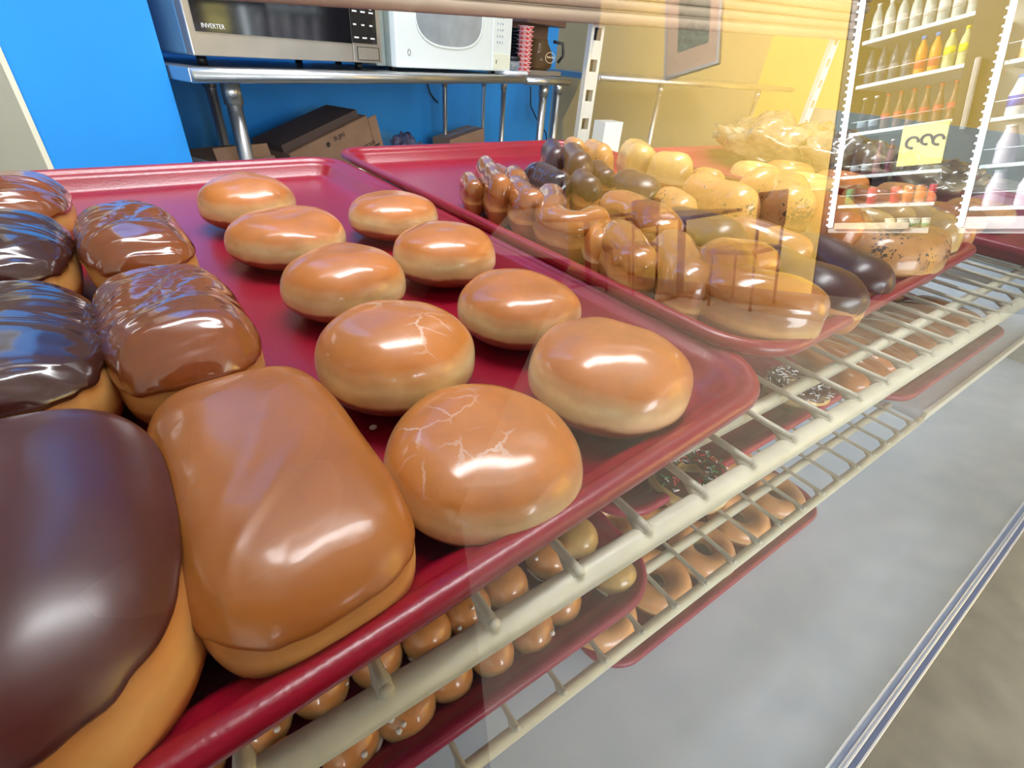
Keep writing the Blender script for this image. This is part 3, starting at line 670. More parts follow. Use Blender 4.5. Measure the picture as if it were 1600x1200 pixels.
bent([(975, 306), (1005, 322)], .14, .30, dBAR, iCHOC, 'dark chocolate iced pastry in the centre back of the heap', 50, edge=0.2)
bent([(1060, 372), (1095, 386), (1120, 402)], .16, .30, dBAR, iCHOC, 'dark chocolate iced pastry behind the front glazed one', 51, edge=0.2)
bent([(960, 346), (1000, 362), (1030, 385)], .15, .30, dTW, iMILK, 'brown glazed pastry lying across the middle of the heap', 52)
bent([(1150, 388), (1190, 400), (1225, 412)], .14, .30, dTW, None, 'brown pastry between the two chocolate bars and the speckled one', 53)
bent([(1040, 330), (1060, 345)], .13, .28, dCIN, None, 'short speckled pastry in the centre of the heap', 54)

# =================================================================== FAR RIGHT TRAY (upper shelf)
g3 = 'pastries on the far right tray'
zf3 = lev(0) - TF + 0.0006
k3 = 0
for (xx, yy, md, lb) in ((6.2, 3.55, dPALE, 'pale ring doughnut at the back left of the far right tray'), (6.25, 2.9, dPALE, 'pale ring doughnut in front of the rearmost ring on the far right tray'),
                         (6.9, 3.5, dG, 'golden ring doughnut at the back of the far right tray'), (6.95, 2.85, dG, 'golden ring doughnut beside the pale rings'),
                         (6.3, 2.2, dTW, 'brown ring doughnut at the middle left of the far right tray'), (6.3, 1.5, dTW, 'brown ring doughnut near the front left of the far right tray'),
                         (6.98, 2.15, dCIN, 'speckled ring doughnut in the middle of the far right tray'), (6.98, 1.45, dCIN, 'speckled ring doughnut near the front of the far right tray')):
    k3 += 1
    o = link('ring_doughnut', ring_mesh(.19 * H, .115 * H, .24 * H, k3), md, None, True, (xx * H, yy * H, zf3)); tag(o, lb, 'doughnut', g3)
# pile of bagged pastries in crumpled film
def crumple(r, hz, seed, sub=4, amp=0.35):
    bm = bmesh.new(); bmesh.ops.create_icosphere(bm, subdivisions=sub, radius=1)
    for v in bm.verts:
        p = v.co.copy(); n1 = noise.noise(p * 2.2 + Vector((seed, 0, 0))); n2 = 1 - abs(noise.noise(p * 5 + Vector((0, seed, 0)))) * 2
        k = 1 + amp * n1 + 0.12 * n2
        v.co = Vector((p.x * r * k, p.y * r * k * 0.8, max(0.0, (p.z * 0.5 + 0.5)) * hz * k))
    return bm
mFILM = mat('crumpled_clear_film', s2l(150, 136, 110), 0.22, col2=s2l(84, 64, 44), vscale=22, coat=0.8, bump=0.6, bscale=45)
mFILM2 = mat('crumpled_film_over_pink_pastry', s2l(222, 196, 184), 0.2, col2=s2l(196, 150, 132), vscale=18, coat=0.8, bump=0.6, bscale=45)
for q, (xx, yy, r, hz, mm, lb) in enumerate(((7.9, 4.4, .85, .62, mFILM, 'large crumpled clear bag of pastries behind the far right tray\'s doughnuts'),
                                   (8.1, 3.3, .75, .50, mFILM, 'crumpled clear bag of pastries at the right side of the far right tray'),
                                   (8.1, 2.3, .6, .42, mFILM, 'smaller crumpled bag of pastries at the front of the bag pile'))):
    o = link('pastry_bag', crumple(r * H, hz * H, q * 3 + 1), mm, None, True, (xx * H, yy * H, zf3 + 0.0003)); tag(o, lb, 'bag', 'bagged pastries on the far right tray')

# =================================================================== DOUGHNUT HOLES (lower left tray)
def hole(x, y, r, ry, md, seed, label, pearls):
    S = ellip_surface(r, ry, 1.75 * r, 1.0, 0, seed, 0.05, 0.9)
    o = link('doughnut_hole', bun_mesh(S, 24, 14), md, None, True, (x, y, ZF2 + 0.0005)); o.rotation_euler = (0, 0, seed * 0.7)
    tag(o, label, 'doughnut hole', 'doughnut holes on the lower tray')
    rnd = random.Random(seed)
    bm = bmesh.new()
    for _ in range(pearls):
        u = rnd.uniform(0, 2 * PI); t = rnd.uniform(0.6, 0.9); p = S(u, t, 0.0006); s = rnd.uniform(0.0012, 0.0024) ; ball(bm, p, s, 1, (1, 1, 0.8))
    for _ in range(1):
        u = rnd.uniform(0, 2 * PI); tube(bm, [S(u + d_ * 0.2, 0.42 + 0.05 * math.sin(d_), 0.0003) for d_ in range(6)], [0.0004, 0.0012, 0.0015, 0.0013, 0.001, 0.0003], 6)
    link('glaze', bm, iGLAZE, o)
    return o
hs = []
fx = [1.57, 1.19, .97, .73, .49, .27, .03, -.22, -.46, -.7]
seatn = ['rightmost', 'second from the right', 'third from the right', 'fourth from the right', 'fifth from the right', 'sixth from the right', 'seventh from the right', 'eighth from the right', 'ninth from the right', 'tenth from the right']
for i, xx in enumerate(fx):
    yy = .89 if i == 0 else .92 + 0.02 * math.sin(i * 2.1)
    hole(xx * H, (yy + .03) * H, .118 * H, .135 * H, dPALE if i == 0 else dHO, 60 + i, ('pale ' if i == 0 else 'golden ') + 'doughnut hole in the front row of the lower tray, ' + seatn[i], 1 if i == 0 else 3)
for i, xx in enumerate([1.54, 1.29, .98, .73, .50, .24, -.02, -.28, -.54]):
    hole(xx * H, (1.21 + 0.02 * math.cos(i)) * H, (.13 if i != 1 else .125) * H, .135 * H, dPALE if i == 0 else dHO, 80 + i, ('pale ' if i == 0 else 'golden ') + 'doughnut hole in the second row of the lower tray, ' + seatn[i], 1 if i == 0 else 2)
for i, xx in enumerate([1.42, 1.12, .86, .60, .34, .08, -.18, -.44]):
    hole(xx * H, (1.51 + 0.02 * math.sin(i * 1.3)) * H, .13 * H, .14 * H, dHO, 100 + i, 'golden doughnut hole in the third row of the lower tray, ' + seatn[i], 2)

# =================================================================== SPRINKLED DOUGHNUTS (lower middle tray)
def topped_ring(px, py, seed, kind, label, r=0.19, w=0.105):
    p = P(px, py, Z2 + 0.27)
    o = link('topped_ring_doughnut', ring_mesh(r * H, w * H, .23 * H, seed), dPALE, None, True, (p.x, p.y, ZF2 + 0.0005)); tag(o, label, 'doughnut', 'topped ring doughnuts on the lower middle tray')
    link('icing', ring_mesh(r * H, w * H, .23 * H, seed, 0.0013, 0.55, PI - 0.55), iCHOC, o)
    rnd = random.Random(seed); cols = {'sprinkles': ((mat('red_sprinkle', s2l(190, 30, 40), 0.4)), mat('white_sprinkle', s2l(235, 230, 230), 0.4), mat('green_sprinkle', s2l(30, 120, 60), 0.4)), 'coconut': (mat('coconut_shred', s2l(225, 225, 230), 0.5),)}[kind]
    for j, mm in enumerate(cols):
        bm = bmesh.new()
        for _ in range(46 if kind == 'sprinkles' else 120):
            u = rnd.uniform(0, 2 * PI); a = rnd.uniform(0.6, 2.5); d = Vector((math.cos(u), math.sin(u), 0))
            c = d * (r * H + math.cos(a) * (w * H + 0.0016)); c.z = .115 * H + math.sin(a) * (.115 * H + 0.0018)
            t = Vector((rnd.uniform(-1, 1), rnd.uniform(-1, 1), rnd.uniform(-.4, .4))).normalized() * 0.0026
            tube(bm, [c - t, c + t], 0.0007, 5)
        s_ = link({'sprinkles': 'sprinkles', 'coconut': 'coconut_shreds'}[kind], bm, mm, o, False); s_['kind'] = 'stuff'
topped_ring(1084, 728, 3, 'sprinkles', 'chocolate ring doughnut with red, white and green sprinkles below the wires')
topped_ring(1252, 592, 5, 'coconut', 'chocolate ring doughnut with white coconut shreds under the shelf rod')
topped_ring(1292, 640, 6, 'coconut', 'chocolate ring doughnut with coconut shreds near the tray\'s front edge') if False else None
for i, (px, py, lb) in enumerate(((1292, 552, 'golden bar'), (1338, 528, 'golden bar'))):
    p = P(px, py, Z2 + .3)
    sweep('glazed_bar', [(p.x - 0.1 * H, p.y - .35 * H), (p.x + .1 * H, p.y + .35 * H)], .17 * H, .28 * H, ZF2 + 0.0005, dG, None,
          ('golden glazed bar behind the coconut doughnut, left one' if i == 0 else 'golden glazed bar behind the coconut doughnut, right one'), 130 + i, group='glazed bars on the lower middle tray')

# =================================================================== GLAZED BARS (lower right tray)
gb = 'glazed bars on the lower right tray'
ordn = ['leftmost', 'second from the left', 'third from the left', 'fourth from the left', 'fifth from the left', 'sixth from the left', 'seventh from the left', 'eighth from the left']
for i in range(8):
    xx = (5.42 + .38 * i) * H
    bar('glazed_bar', xx, 1.42 * H, ZF2 + 0.0011, .17 * H, .42 * H, .27 * H, -0.04 + 0.02 * math.sin(i * 2), dBAR, iMILK, 'glazed bar in the front row of the lower right tray, ' + ordn[i], 140 + i, edge=0.62, group=gb, res=0.5, eo=0.75)
for i in range(8):
    xx = (5.42 + .38 * i) * H
    bar('glazed_bar', xx, 2.32 * H, ZF2 + 0.0011, .17 * H, .42 * H, .27 * H, 0.03 * math.sin(i * 3), dBAR, iMILK if i < 3 else iCHOC, ('glazed bar' if i < 3 else 'chocolate iced bar') + ' in the second row of the lower right tray, ' + ordn[i], 150 + i, edge=0.58, group=gb, res=0.5, eo=0.75)
for i in range(8):
    xx = (5.42 + .38 * i) * H
    bar('glazed_bar', xx, 3.22 * H, ZF2 + 0.0011, .17 * H, .42 * H, .27 * H, 0.03 * math.sin(i * 3 + 1), dBAR, iMILK if i < 2 else iCHOC, ('glazed bar' if i < 2 else 'chocolate iced bar') + ' in the third row of the lower right tray, ' + ordn[i], 160 + i, edge=0.58, group=gb, res=0.5, eo=0.75)

# =================================================================== RING DOUGHNUTS (case floor tray)
ri = 0
for r_ in range(3):
    for i in range(5):
        xx = (4.72 - .66 * i + (0.05 if r_ else 0)) * H; yy = (1.22 + .64 * r_ + 0.03 * math.sin(i * 2 + r_)) * H; ri += 1
        o = link('ring_doughnut', ring_mesh(.205 * H, .118 * H, .25 * H, 20 + ri, amp=0.08), dRG, None, True, (xx, yy, ZF3 + 0.0005))
        tag(o, 'plain golden ring doughnut on the case floor tray, ' + ['front', 'second', 'third'][r_] + ' row, ' + seatn[i], 'doughnut', 'ring doughnuts on the case floor tray')

# =================================================================== KITCHEN
ZT = 0.917
def steel_table(p0, lx, ly, az, ztop, legs, label, lip=0.04):
    e = empty('steel_table', (p0[0], p0[1], 0), az); tag(e, label, 'table')
    bm = bmesh.new(); box(bm, (0.0, 0.012, ztop - 0.030), (lx, ly, ztop), 0.002); link('tabletop', bm, mSTEEL, e, False)
    bm = bmesh.new(); tube(bm, [(0.003, 0.012, ztop - 0.016), (lx - 0.003, 0.012, ztop - 0.016)], 0.0155, 14); link('rolled_edge', bm, mSTEEL, e)
    for (x, y, r) in legs:
        bm = bmesh.new(); tube(bm, [(x, y, 0), (x, y, ztop - 0.030)], r, 12)
        tube(bm, [(x, y, ztop - 0.085), (x, y, ztop - 0.030)], r * 1.25, 12)
        link('leg', bm, mSTEEL, e)
    return e
L1 = (PL(823, 118, TA, AZ) - TA); L1.z = 0; L1 = L1.length
def along(px, off, py=190):   # distance along the table for an upright seen at px
    q = PL(px, py, TA + nv_ * off, AZ) - TA; q.z = 0; return q.dot(dv)
steel_table(TA, L1, 0.62, AZ, ZT, [(along(372, .08), .08, .019), (along(868, .08, 175), .08, .019), (along(342, .52), .52, .017), (along(695, .52), .52, .013), (along(754, .52), .52, .011), ], 'long stainless steel table holding both microwaves')
TB = TA + dv * (L1 + 0.012)
azb = math.radians(8)
tb = PL(862, 126, TB + nv_ * 0.0, math.radians(-5))
steel_table((TB.x, TB.y), 0.34, 0.5, math.radians(14), ZT - 0.004, [(0.20, 0.06, .019), (0.30, 0.42, .014)], 'short stainless steel table right of the long one')
steel_table((2.16, 2.30), 2.0, 0.6, 0.0, 0.935, [(0.62, 0.1, 0.016), (1.7, 0.1, 0.016), (0.1, 0.5, 0.016)], 'stainless steel table half hidden by the yellow reflection')

# microwaves -------------------------------------------------------------
mMWS = mat('brushed_steel_face', s2l(196, 192, 188), 0.3, metal=0.75, var=0.12, vscale=8)
mSIDE = mat('blue_grey_metal_case', s2l(96, 140, 178), 0.35, metal=0.2)
mSIDE2 = mat('grey_metal_case', s2l(150, 160, 158), 0.4, metal=0.2)
mPRINT = mat('white_print', s2l(225, 225, 230), 0.5)
mGPR = mat('grey_print', s2l(150, 160, 175), 0.5)
def on_table(px, py, off): q = PL(px, py, TA + nv_ * off, AZ) - TA; return q.dot(dv)
oM = 0.045
a0 = on_table(303, 87, oM); a1 = on_table(598, 97, oM)
b0 = on_table(621, 103, oM + .01); b1 = on_table(797, 105, oM + .01)
def mw_root(name, a, off, label):
    p = TA + dv * a + nv_ * off; e = empty(name, (p.x, p.y, ZT), AZ); return tag(e, label, 'microwave')
FT = 0.022; w1 = a1 - a0; h1 = 0.31
e = mw_root('microwave', a0, oM, 'stainless steel microwave with black window, on the left of the table')
boxo('body', (0, 0.03, FT), (w1, 0.42, h1), mSIDE, e, 0.004)
boxo('door', (0, 0, FT), (w1 * 0.80, 0.0298, h1), mMWS, e, 0.003)
boxo('door_window', (0.018, -0.002, FT + 0.048), (w1 * 0.80 - 0.002, 0.0, h1 - 0.02), mDGLASS, e)
boxo('control_face', (w1 * 0.803, 0, FT), (w1, 0.0298, h1), mMWS, e, 0.003)
boxo('control_panel', (w1 * 0.803, -0.0015, FT + 0.05), (w1 - 0.020, 0.0, h1 - 0.02), mBLACK, e)
boxo('open_button', (w1 * 0.83, -0.002, FT + 0.008), (w1 - 0.016, 0.0, FT + 0.040), mMWS, e, 0.001)
bm = bmesh.new(); x0_, x1_, z0_, z1_ = w1 * 0.828, w1 - 0.0145, FT + 0.0065, FT + 0.0415
for q in (((x0_, z0_), (x1_, z0_ + 0.001)), ((x0_, z1_ - 0.001), (x1_, z1_)), ((x0_, z0_), (x0_ + 0.001, z1_)), ((x1_ - 0.001, z0_), (x1_, z1_))): box(bm, (q[0][0], -0.0026, q[0][1]), (q[1][0], 0, q[1][1]))
link('button_outline', bm, mBLACK, e, False)
bm = bmesh.new()
for r_ in range(5):
    for c_ in range(3):
        xx = w1 * 0.815 + c_ * (w1 * 0.16) / 3; zz = FT + 0.062 + r_ * 0.032
        box(bm, (xx, -0.0022, zz), (xx + 0.018 - 0.006 * (r_ % 2), -0.0014, zz + 0.004)); 
        if r_ > 1: box(bm, (xx + .003, -0.0022, zz + 0.009), (xx + 0.012, -0.0014, zz + 0.013))
link('key_print', bm, mPRINT, e, False)
text('lettering', 'INVERTER', 0.013, mPRINT, e, (0.062, -0.0026, FT + 0.060), (PI / 2, 0, 0))
bm = bmesh.new()
for xx in (0.05, w1 - 0.05):
    for yy in (0.06, 0.36): tube(bm, [(xx, yy, 0), (xx, yy, FT)], 0.012, 10)
link('feet', bm, mBLACK, e)
# white one
w2 = b1 - b0; h2 = 0.29; F2 = 0.012
e = mw_root('microwave', b0, oM + .01, 'white microwave with rounded window and key pad, on the right of the table')
boxo('body', (-0.0, 0.03, F2), (w2, 0.40, h2), mSIDE2, e, 0.004)
boxo('side_shell', (-0.046, 0.05, F2), (-0.001, 0.40, h2 - 0.01), mSIDE2, e, 0.004)
boxo('door', (0, 0, F2), (w2 * 0.79, 0.0298, h2), mMWH, e, 0.004)
boxo('control_face', (w2 * 0.795, 0, F2), (w2, 0.0298, h2), mMWH, e, 0.004)
def oval(cx, cz, rx, rz, y0_, y1_, nm, mm, hole_=None, n=40, ex=0.75):
    bm = bmesh.new()
    pf = [bm.verts.new((cx + rx * sgp(math.cos(2 * PI * k / n), ex), y0_, cz + rz * sgp(math.sin(2 * PI * k / n), ex))) for k in range(n)]
    pb = [bm.verts.new((v.co.x, y1_, v.co.z)) for v in pf]
    if hole_:
        qf = [bm.verts.new((cx + (rx - hole_) * sgp(math.cos(2 * PI * k / n), ex), y0_, cz + (rz - hole_) * sgp(math.sin(2 * PI * k / n), ex))) for k in range(n)]
        qb = [bm.verts.new((v.co.x, y1_, v.co.z)) for v in qf]
        for k in range(n):
            j = (k + 1) % n; bm.faces.new((pf[k], pf[j], qf[j], qf[k])); bm.faces.new((qf[k], qf[j], qb[j], qb[k])); bm.faces.new((pf[j], pf[k], pb[k], pb[j])); bm.faces.new((pb[k], pb[j], qb[j], qb[k])[::-1])
    else:
        bm.faces.new(pf); bm.faces.new(pb[::-1])
        for k in range(n): j = (k + 1) % n; bm.faces.new((pf[j], pf[k], pb[k], pb[j]))
    bmesh.ops.recalc_face_normals(bm, faces=bm.faces)
    return link(nm, bm, mm, e, False)
cxw = w2 * 0.41; czw = F2 + 0.165
oval(cxw, czw, w2 * 0.28, 0.100, -0.0025, 0.001, 'window_rim', mMWH, 0.006)
oval(cxw, czw, w2 * 0.28 - 0.006, 0.094, -0.0012, 0.001, 'door_window', mat('grey_mesh_window', s2l(150, 160, 172), 0.12, coat=1, var=0.15, vscale=12))
oval(w2 * 0.085, F2 + 0.045, 0.008, 0.010, -0.001, 0.001, 'round_badge', mat('badge_grey', s2l(140, 145, 150), 0.4), 0.003, ex=1)
bm = bmesh.new()
for r_ in range(5):
    for c_ in range(3): xx = w2 * 0.84 + c_ * 0.019; zz = F2 + 0.098 + r_ * 0.021; box(bm, (xx, -0.001, zz), (xx + 0.006, 0.0, zz + 0.007))
link('key_print', bm, mGPR, e, False)
boxo('open_button', (w2 * 0.81, -0.002, F2 + 0.006), (w2 - 0.006, 0.0, F2 + 0.062), mat('cream_button', s2l(226, 228, 214), 0.35), e, 0.001)
boxo('button_mark', (w2 * 0.835, -0.0028, F2 + 0.026), (w2 * 0.835 + 0.005, -0.0018, F2 + 0.040), mBLACK, e)
bm = bmesh.new()
for xx in (0.04, w2 - 0.04):
    for yy in (0.06, 0.34): tube(bm, [(xx, yy, 0), (xx, yy, F2)], 0.012, 10)
link('feet', bm, mBLACK, e)

# things right of the microwaves --------------------------------------------
def spot(px, off, py=112):
    q = PL(px, py, TA + nv_ * off, AZ); return Vector((q.x, q.y, ZT))
mCUPR = mat('red_print_paper', s2l(214, 66, 66), 0.6); mCUPW = mat('white_paper', s2l(240, 236, 236), 0.6)
mCUP = bpy.data.materials.new('red_checked_paper'); mCUP.use_nodes = True; nt = mCUP.node_tree; b = nt.nodes['Principled BSDF']
ck = nt.nodes.new('ShaderNodeTexChecker'); ck.inputs['Scale'].default_value = 66; ck.inputs[1].default_value = (*s2l(216, 60, 60), 1); ck.inputs[2].default_value = (*s2l(240, 232, 232), 1)
tcn = nt.nodes.new('ShaderNodeTexCoord'); nt.links.new(tcn.outputs['Object'], ck.inputs['Vector']); nt.links.new(ck.outputs['Color'], b.inputs['Base Color'])
def cup_stack(p, r, n, m1, nm, label, step=0.017):
    e = empty(nm, p); tag(e, label, 'cups')
    bm = bmesh.new(); lathe(bm, [(r * 0.72, 0), (r, 0.014), (r * 1.06, 0.0145), (r * 1.06, 0.0168), (r * 0.9, 0.0168)], 20); c0 = link('cup', bm, m1, e)
    for k in range(1, n): c = c0.copy(); C.objects.link(c); c.parent = e; c.location = (0, 0, k * step)
    return e
s1 = spot(817, 0.10); cup_stack(s1, 0.036, 11, mCUP, 'paper_cup_stack', 'stack of red and white paper cups on the steel table beside the white microwave')
s2_ = spot(803, 0.17); cup_stack(s2_, 0.03, 14, mBLACK, 'black_lid_stack', 'stack of black cup lids between the white microwave and the red cups', 0.0125)
bm = bmesh.new(); lathe(bm, [(0.034, 0), (0.042, 0.004), (0.042, 0.012), (0.036, 0.014), (0.034, 0.022), (0.01, 0.023)], 24)
pl = TB + dv * 0.05 + nv_ * 0.06
mTRAYW = mat('white_foam', s2l(225, 232, 242), 0.5)
ft = empty('foam_tray', (TB.x - 0.03, TB.y + 0.03, ZT + 0.0002), AZ); tag(ft, 'white foam tray at the end of the long steel table', 'tray')
b_ = bmesh.new(); box(b_, (-0.10, 0, 0), (0.085, 0.11, 0.012), 0.004); link('tray_body', b_, mTRAYW, ft)
b_ = bmesh.new(); box(b_, (-0.092, 0.008, 0.0121), (0.077, 0.102, 0.0135), 0.0005); link('tray_rim', b_, mTRAYW, ft)
clr = mat('clear_plastic', s2l(215, 222, 225), 0.1, trans=0.75, ior=1.3)
cp = empty('clear_lidded_cup', (TB.x - 0.055, TB.y + 0.055, ZT + 0.0138), 0); tag(cp, 'clear plastic dome cup with a black lid on the foam tray', 'cup')
b_ = bmesh.new(); lathe(b_, [(0.020, 0), (0.034, 0.012), (0.036, 0.026), (0.030, 0.036), (0.026, 0.038)], 20); link('dome', b_, clr, cp)
b_ = bmesh.new(); lathe(b_, [(0.028, 0.0382), (0.036, 0.041), (0.037, 0.052), (0.030, 0.056)], 20); link('lid', b_, mBLACK, cp)
# coffee maker
ck_ = Vector((TB.x + 0.09, TB.y + 0.16, ZT - 0.0035)); cm = empty('coffee_maker', ck_, math.radians(14)); tag(cm, 'brown coffee maker with round glass carafe on the short steel table', 'coffee maker')
mCOF = mat('brown_machine_plastic', s2l(96, 70, 62), 0.35); mCOFL = mat('steel_edge', s2l(200, 180, 170), 0.3, metal=0.6)
boxo('body', (0, 0.11, 0.0), (0.30, 0.24, 0.30), mCOF, cm, 0.004); boxo('base', (0, 0, 0), (0.30, 0.1098, 0.022), mat('grey_base', s2l(150, 142, 138), 0.35, metal=0.5), cm, 0.003)
boxo('edge_strip', (-0.004, 0.10, 0.0), (0.003, 0.1098, 0.30), mCOFL, cm); boxo('brew_head', (0, 0.0, 0.205), (0.30, 0.1095, 0.30), mCOF, cm, 0.004)
bm = bmesh.new(); lathe(bm, [(0.045, 0.0225), (0.066, 0.035), (0.072, 0.065), (0.062, 0.105), (0.042, 0.135), (0.040, 0.150)], 28, (0.17, 0.055, 0)); cf = link('carafe', bm, mat('carafe_glass', s2l(170, 140, 100), 0.05, trans=0.85, ior=1.2), cm)
bm = bmesh.new(); tube(bm, [(0.17 + 0.038 * math.cos(t * PI / 12), -0.02, 0.078 + 0.022 * math.sin(t * PI / 12)) for t in range(25)], 0.0011, 6); link('logo_oval', bm, mat('cream_print', s2l(240, 215, 180), 0.5), cf)
text('lettering', 'Farmer Bros', 0.012, MATS['cream_print'], cf, (0.17, -0.0225, 0.080), (PI / 2, 0, 0))
bm = bmesh.new(); tube(bm, [(0.21, 0.0, 0.145), (0.25, -0.03, 0.14), (0.255, -0.035, 0.09), (0.235, -0.02, 0.06)], 0.007, 8); link('handle', bm, mBLACK, cf)

# cords under the tables
def cord(pts, label):
    b_ = bmesh.new(); tube(b_, pts, 0.0045, 8); tag(link('power_cord', b_, mCORD), label, 'cord', 'power cords under the steel tables')
def WP(px, py, off): return PL(px, py, TA + nv_ * off, AZ)
cord([WP(829, 135, .60), WP(829, 165, .60), WP(838, 185, .59), WP(853, 208, .60), WP(858, 260, .60)], 'black cord hanging behind the right leg of the long table')
cord([WP(890, 140, .62), WP(886, 170, .61), WP(877, 205, .62), WP(872, 250, .62), WP(872, 330, .62) * 1.0, Vector((WP(872, 330, .62).x, WP(872, 330, .62).y, 0.005))], 'black cord forking down right of the short table leg')
cord([WP(890, 138, .60), WP(896, 175, .60), WP(903, 190, .60), WP(880, 212, .60)], 'black cord curving right beside the short table leg')
cord([WP(668, 131, .63), WP(672, 145, .63), WP(677, 153, .63), WP(684, 160, .64)], 'thin dark cord looping under the middle of the long table')

# cardboard boxes under the table --------------------------------------------
def carton(ppx, off, base_z, lx, ly, lz, az, tilt, label, prints=()):
    p = PL(ppx[0], ppx[1], TA + nv_ * off, AZ)
    e = empty('cardboard_box', p, 0); e.rotation_euler = (0, tilt, az); tag(e, label, 'box')
    boxo('carton', (0, 0, -lz), (lx, ly, 0), mCARD, e, 0.002)
    boxo('top_flap', (-0.003, -0.004, 0.0002), (lx * 0.96, 0.01, 0.030), mCARD2, e)
    return e
# tilted box: its front face follows the printed panel seen in the photograph
A_ = PL(452, 240, TA + nv_ * 0.30, AZ); B_ = PL(573, 180, TA + nv_ * 0.30, AZ); Cc = PL(602, 222, TA + nv_ * 0.30, AZ)
ux = (B_ - A_).normalized(); ly_ = (B_ - A_).length; fn = nv_.copy(); uz = fn.cross(ux) * -1
if uz.z < 0: uz = -uz
e = empty('cardboard_box', A_, 0); mtx = Matrix((ux, fn, uz)).transposed().to_4x4(); mtx.translation = A_; e.matrix_world = mtx
tag(e, 'tilted brown cardboard box with dark print under the long table', 'box')
boxo('carton', (0, 0, -0.30), (ly_, 0.22, 0), mCARD, e, 0.003)
boxo('side_flap', (ly_ + 0.001, 0.0, -0.17), (ly_ + 0.045, 0.004, -0.012), mCARD, e)
boxo('open_flap', (-0.005, 0.02, 0.001), (ly_ * 0.93, 0.19, 0.026), mCARD2, e)
def face_xy(px, py):
    q_ = PL(px, py, TA + nv_ * 0.30, AZ) - A_; return q_.dot(ux), q_.dot(uz)
fx_, fz_ = face_xy(513, 226); b_ = bmesh.new(); lathe(b_, [(0.009, 0), (0.009, 0.001)], 16); q = link('print_dot', b_, mINK, e, False, (fx_, -0.0002, fz_)); q.rotation_euler = (PI / 2, 0, 0)
fx_, fz_ = face_xy(530, 214); text('lettering', 'BUJIN', 0.022, mINK, e, (fx_, -0.0012, fz_), (PI / 2, 0, 0))
fx_, fz_ = face_xy(577, 226); text('lettering', 'DRY SLIDE', 0.018, mINK, e, (fx_, -0.0012, fz_), (PI / 2, 0, 0), sx=0.8)
fx_, fz_ = face_xy(581, 231); boxo('print_bar', (fx_ - 0.045, -0.0012, fz_ - 0.004), (fx_ + 0.045, -0.0002, fz_ + 0.004), mINK, e)
p = PL(330, 250, TA + nv_ * 0.16, AZ)
p2 = PL(350, 234, TA + nv_ * 0.16, AZ)
e = empty('cardboard_box', (p.x, p.y, 0), AZ); tag(e, 'open brown carton with white lined flaps at the foot of the left table leg', 'box')
boxo('carton', (0, 0, 0.0), (0.20, 0.22, p2.z - 0.03), mCARD, e, 0.002)
for (lo, hi, ang) in (((0.0, 0.0, 0), (0.34, 0.003, 0.07), -0.5),):
    b_ = bmesh.new(); box(b_, (0.02, 0, 0), (0.19, 0.003, 0.035)); f_ = link('front_flap', b_, mCARD, e, False, (0, 0.004, p2.z - 0.03)); f_.rotation_euler = (-0.3, 0, 0)
b_ = bmesh.new(); box(b_, (-0.028, 0.0, 0), (0.0, 0.20, 0.003)); f_ = link('side_flap', b_, mat('white_lining', s2l(200, 195, 190), 0.6), e, False, (0, 0.01, p2.z - 0.03)); f_.rotation_euler = (0, -0.5, 0)
p = PL(735, 210, TA + nv_ * 0.45, AZ)
e = yawbox('cardboard_box', PL(700, 222, TA + nv_ * 0.40, AZ), 0.30, 0.16, 0, 0, AZ, mCARD) if False else None
q0 = PL(703, 219, TA + nv_ * 0.42, AZ); q1 = PL(745, 204, TA + nv_ * 0.42, AZ); ux = (q1 - q0).normalized(); uz = Vector((-ux.z * dv.x, -ux.z * dv.y, ux.dot(dv)))
e = empty('cardboard_box', q0); mtx = Matrix((ux, nv_, uz)).transposed().to_4x4(); mtx.translation = q0; e.matrix_world = mtx; tag(e, 'small brown box leaning between the middle table legs', 'box')
boxo('carton', (0, 0, -0.2), ((q1 - q0).length * 1.3, 0.12, 0), mCARD, e, 0.002); boxo('tape', (0, 0.05, 0.0002), ((q1 - q0).length * 1.3, 0.075, 0.0008), mat('packing_tape', s2l(170, 140, 120), 0.2), e)
p = PL(635, 232, TA + nv_ * 0.45, AZ); o = link('crumpled_wrap', crumple(0.07, 0.14, 5), mat('grey_plastic_wrap', s2l(120, 130, 170), 0.2, col2=s2l(70, 60, 90), vscale=40, coat=0.6), None, True, (p.x, p.y, p.z - 0.10)); tag(o, 'crumpled plastic wrap lying right of the tilted cardboard box', 'wrap')
# the boxes and the wrap stand on a low undershelf of the table
usz = p.z - 0.1005
# paper note right of the standard and yellow-lit carton
p = PL(958, 205, Vector((1.75, 1.9, 0)), 0.0)
e = boxo('white_carton', (p.x - 0.06, 1.9, p.z - 0.25), (p.x + 0.06, 1.98, p.z + 0.04), mMWH); tag(e, 'small white carton behind the slotted shelf standard', 'box')
# back room shelves with brown boxes
mBRN = mat('dull_brown_box', s2l(104, 90, 74), 0.7, var=0.12, vscale=8)
br = empty('storage_rack', (-1.3, 3.6, 0)); tag(br, 'pale storage rack of brown drawers in the back room beyond the blue wall', 'shelf')
for k in range(4): boxo('rack_shelf', (-1.2, 0, 0.15 + k * 0.30 - 0.02), (1.7, 0.45, 0.15 + k * 0.30), mTRIM, br)
for xx in (-1.22, 1.7): boxo('rack_post', (xx, 0, 0), (xx + 0.03, 0.45, 1.08), mTRIM, br)
n_ = 0
for k in range(3):
    for i in range(6): boxo('drawer', (-1.15 + i * 0.47, 0.01, 0.1505 + k * 0.30), (-0.72 + i * 0.47, 0.42, 0.1505 + k * 0.30 + 0.225), mBRN, br, 0.004)
boxo('counter_top', (-1.25, -0.02, 1.0802), (1.75, 0.47, 1.13), mat('slate_blue_top', s2l(92, 104, 140), 0.4), br)

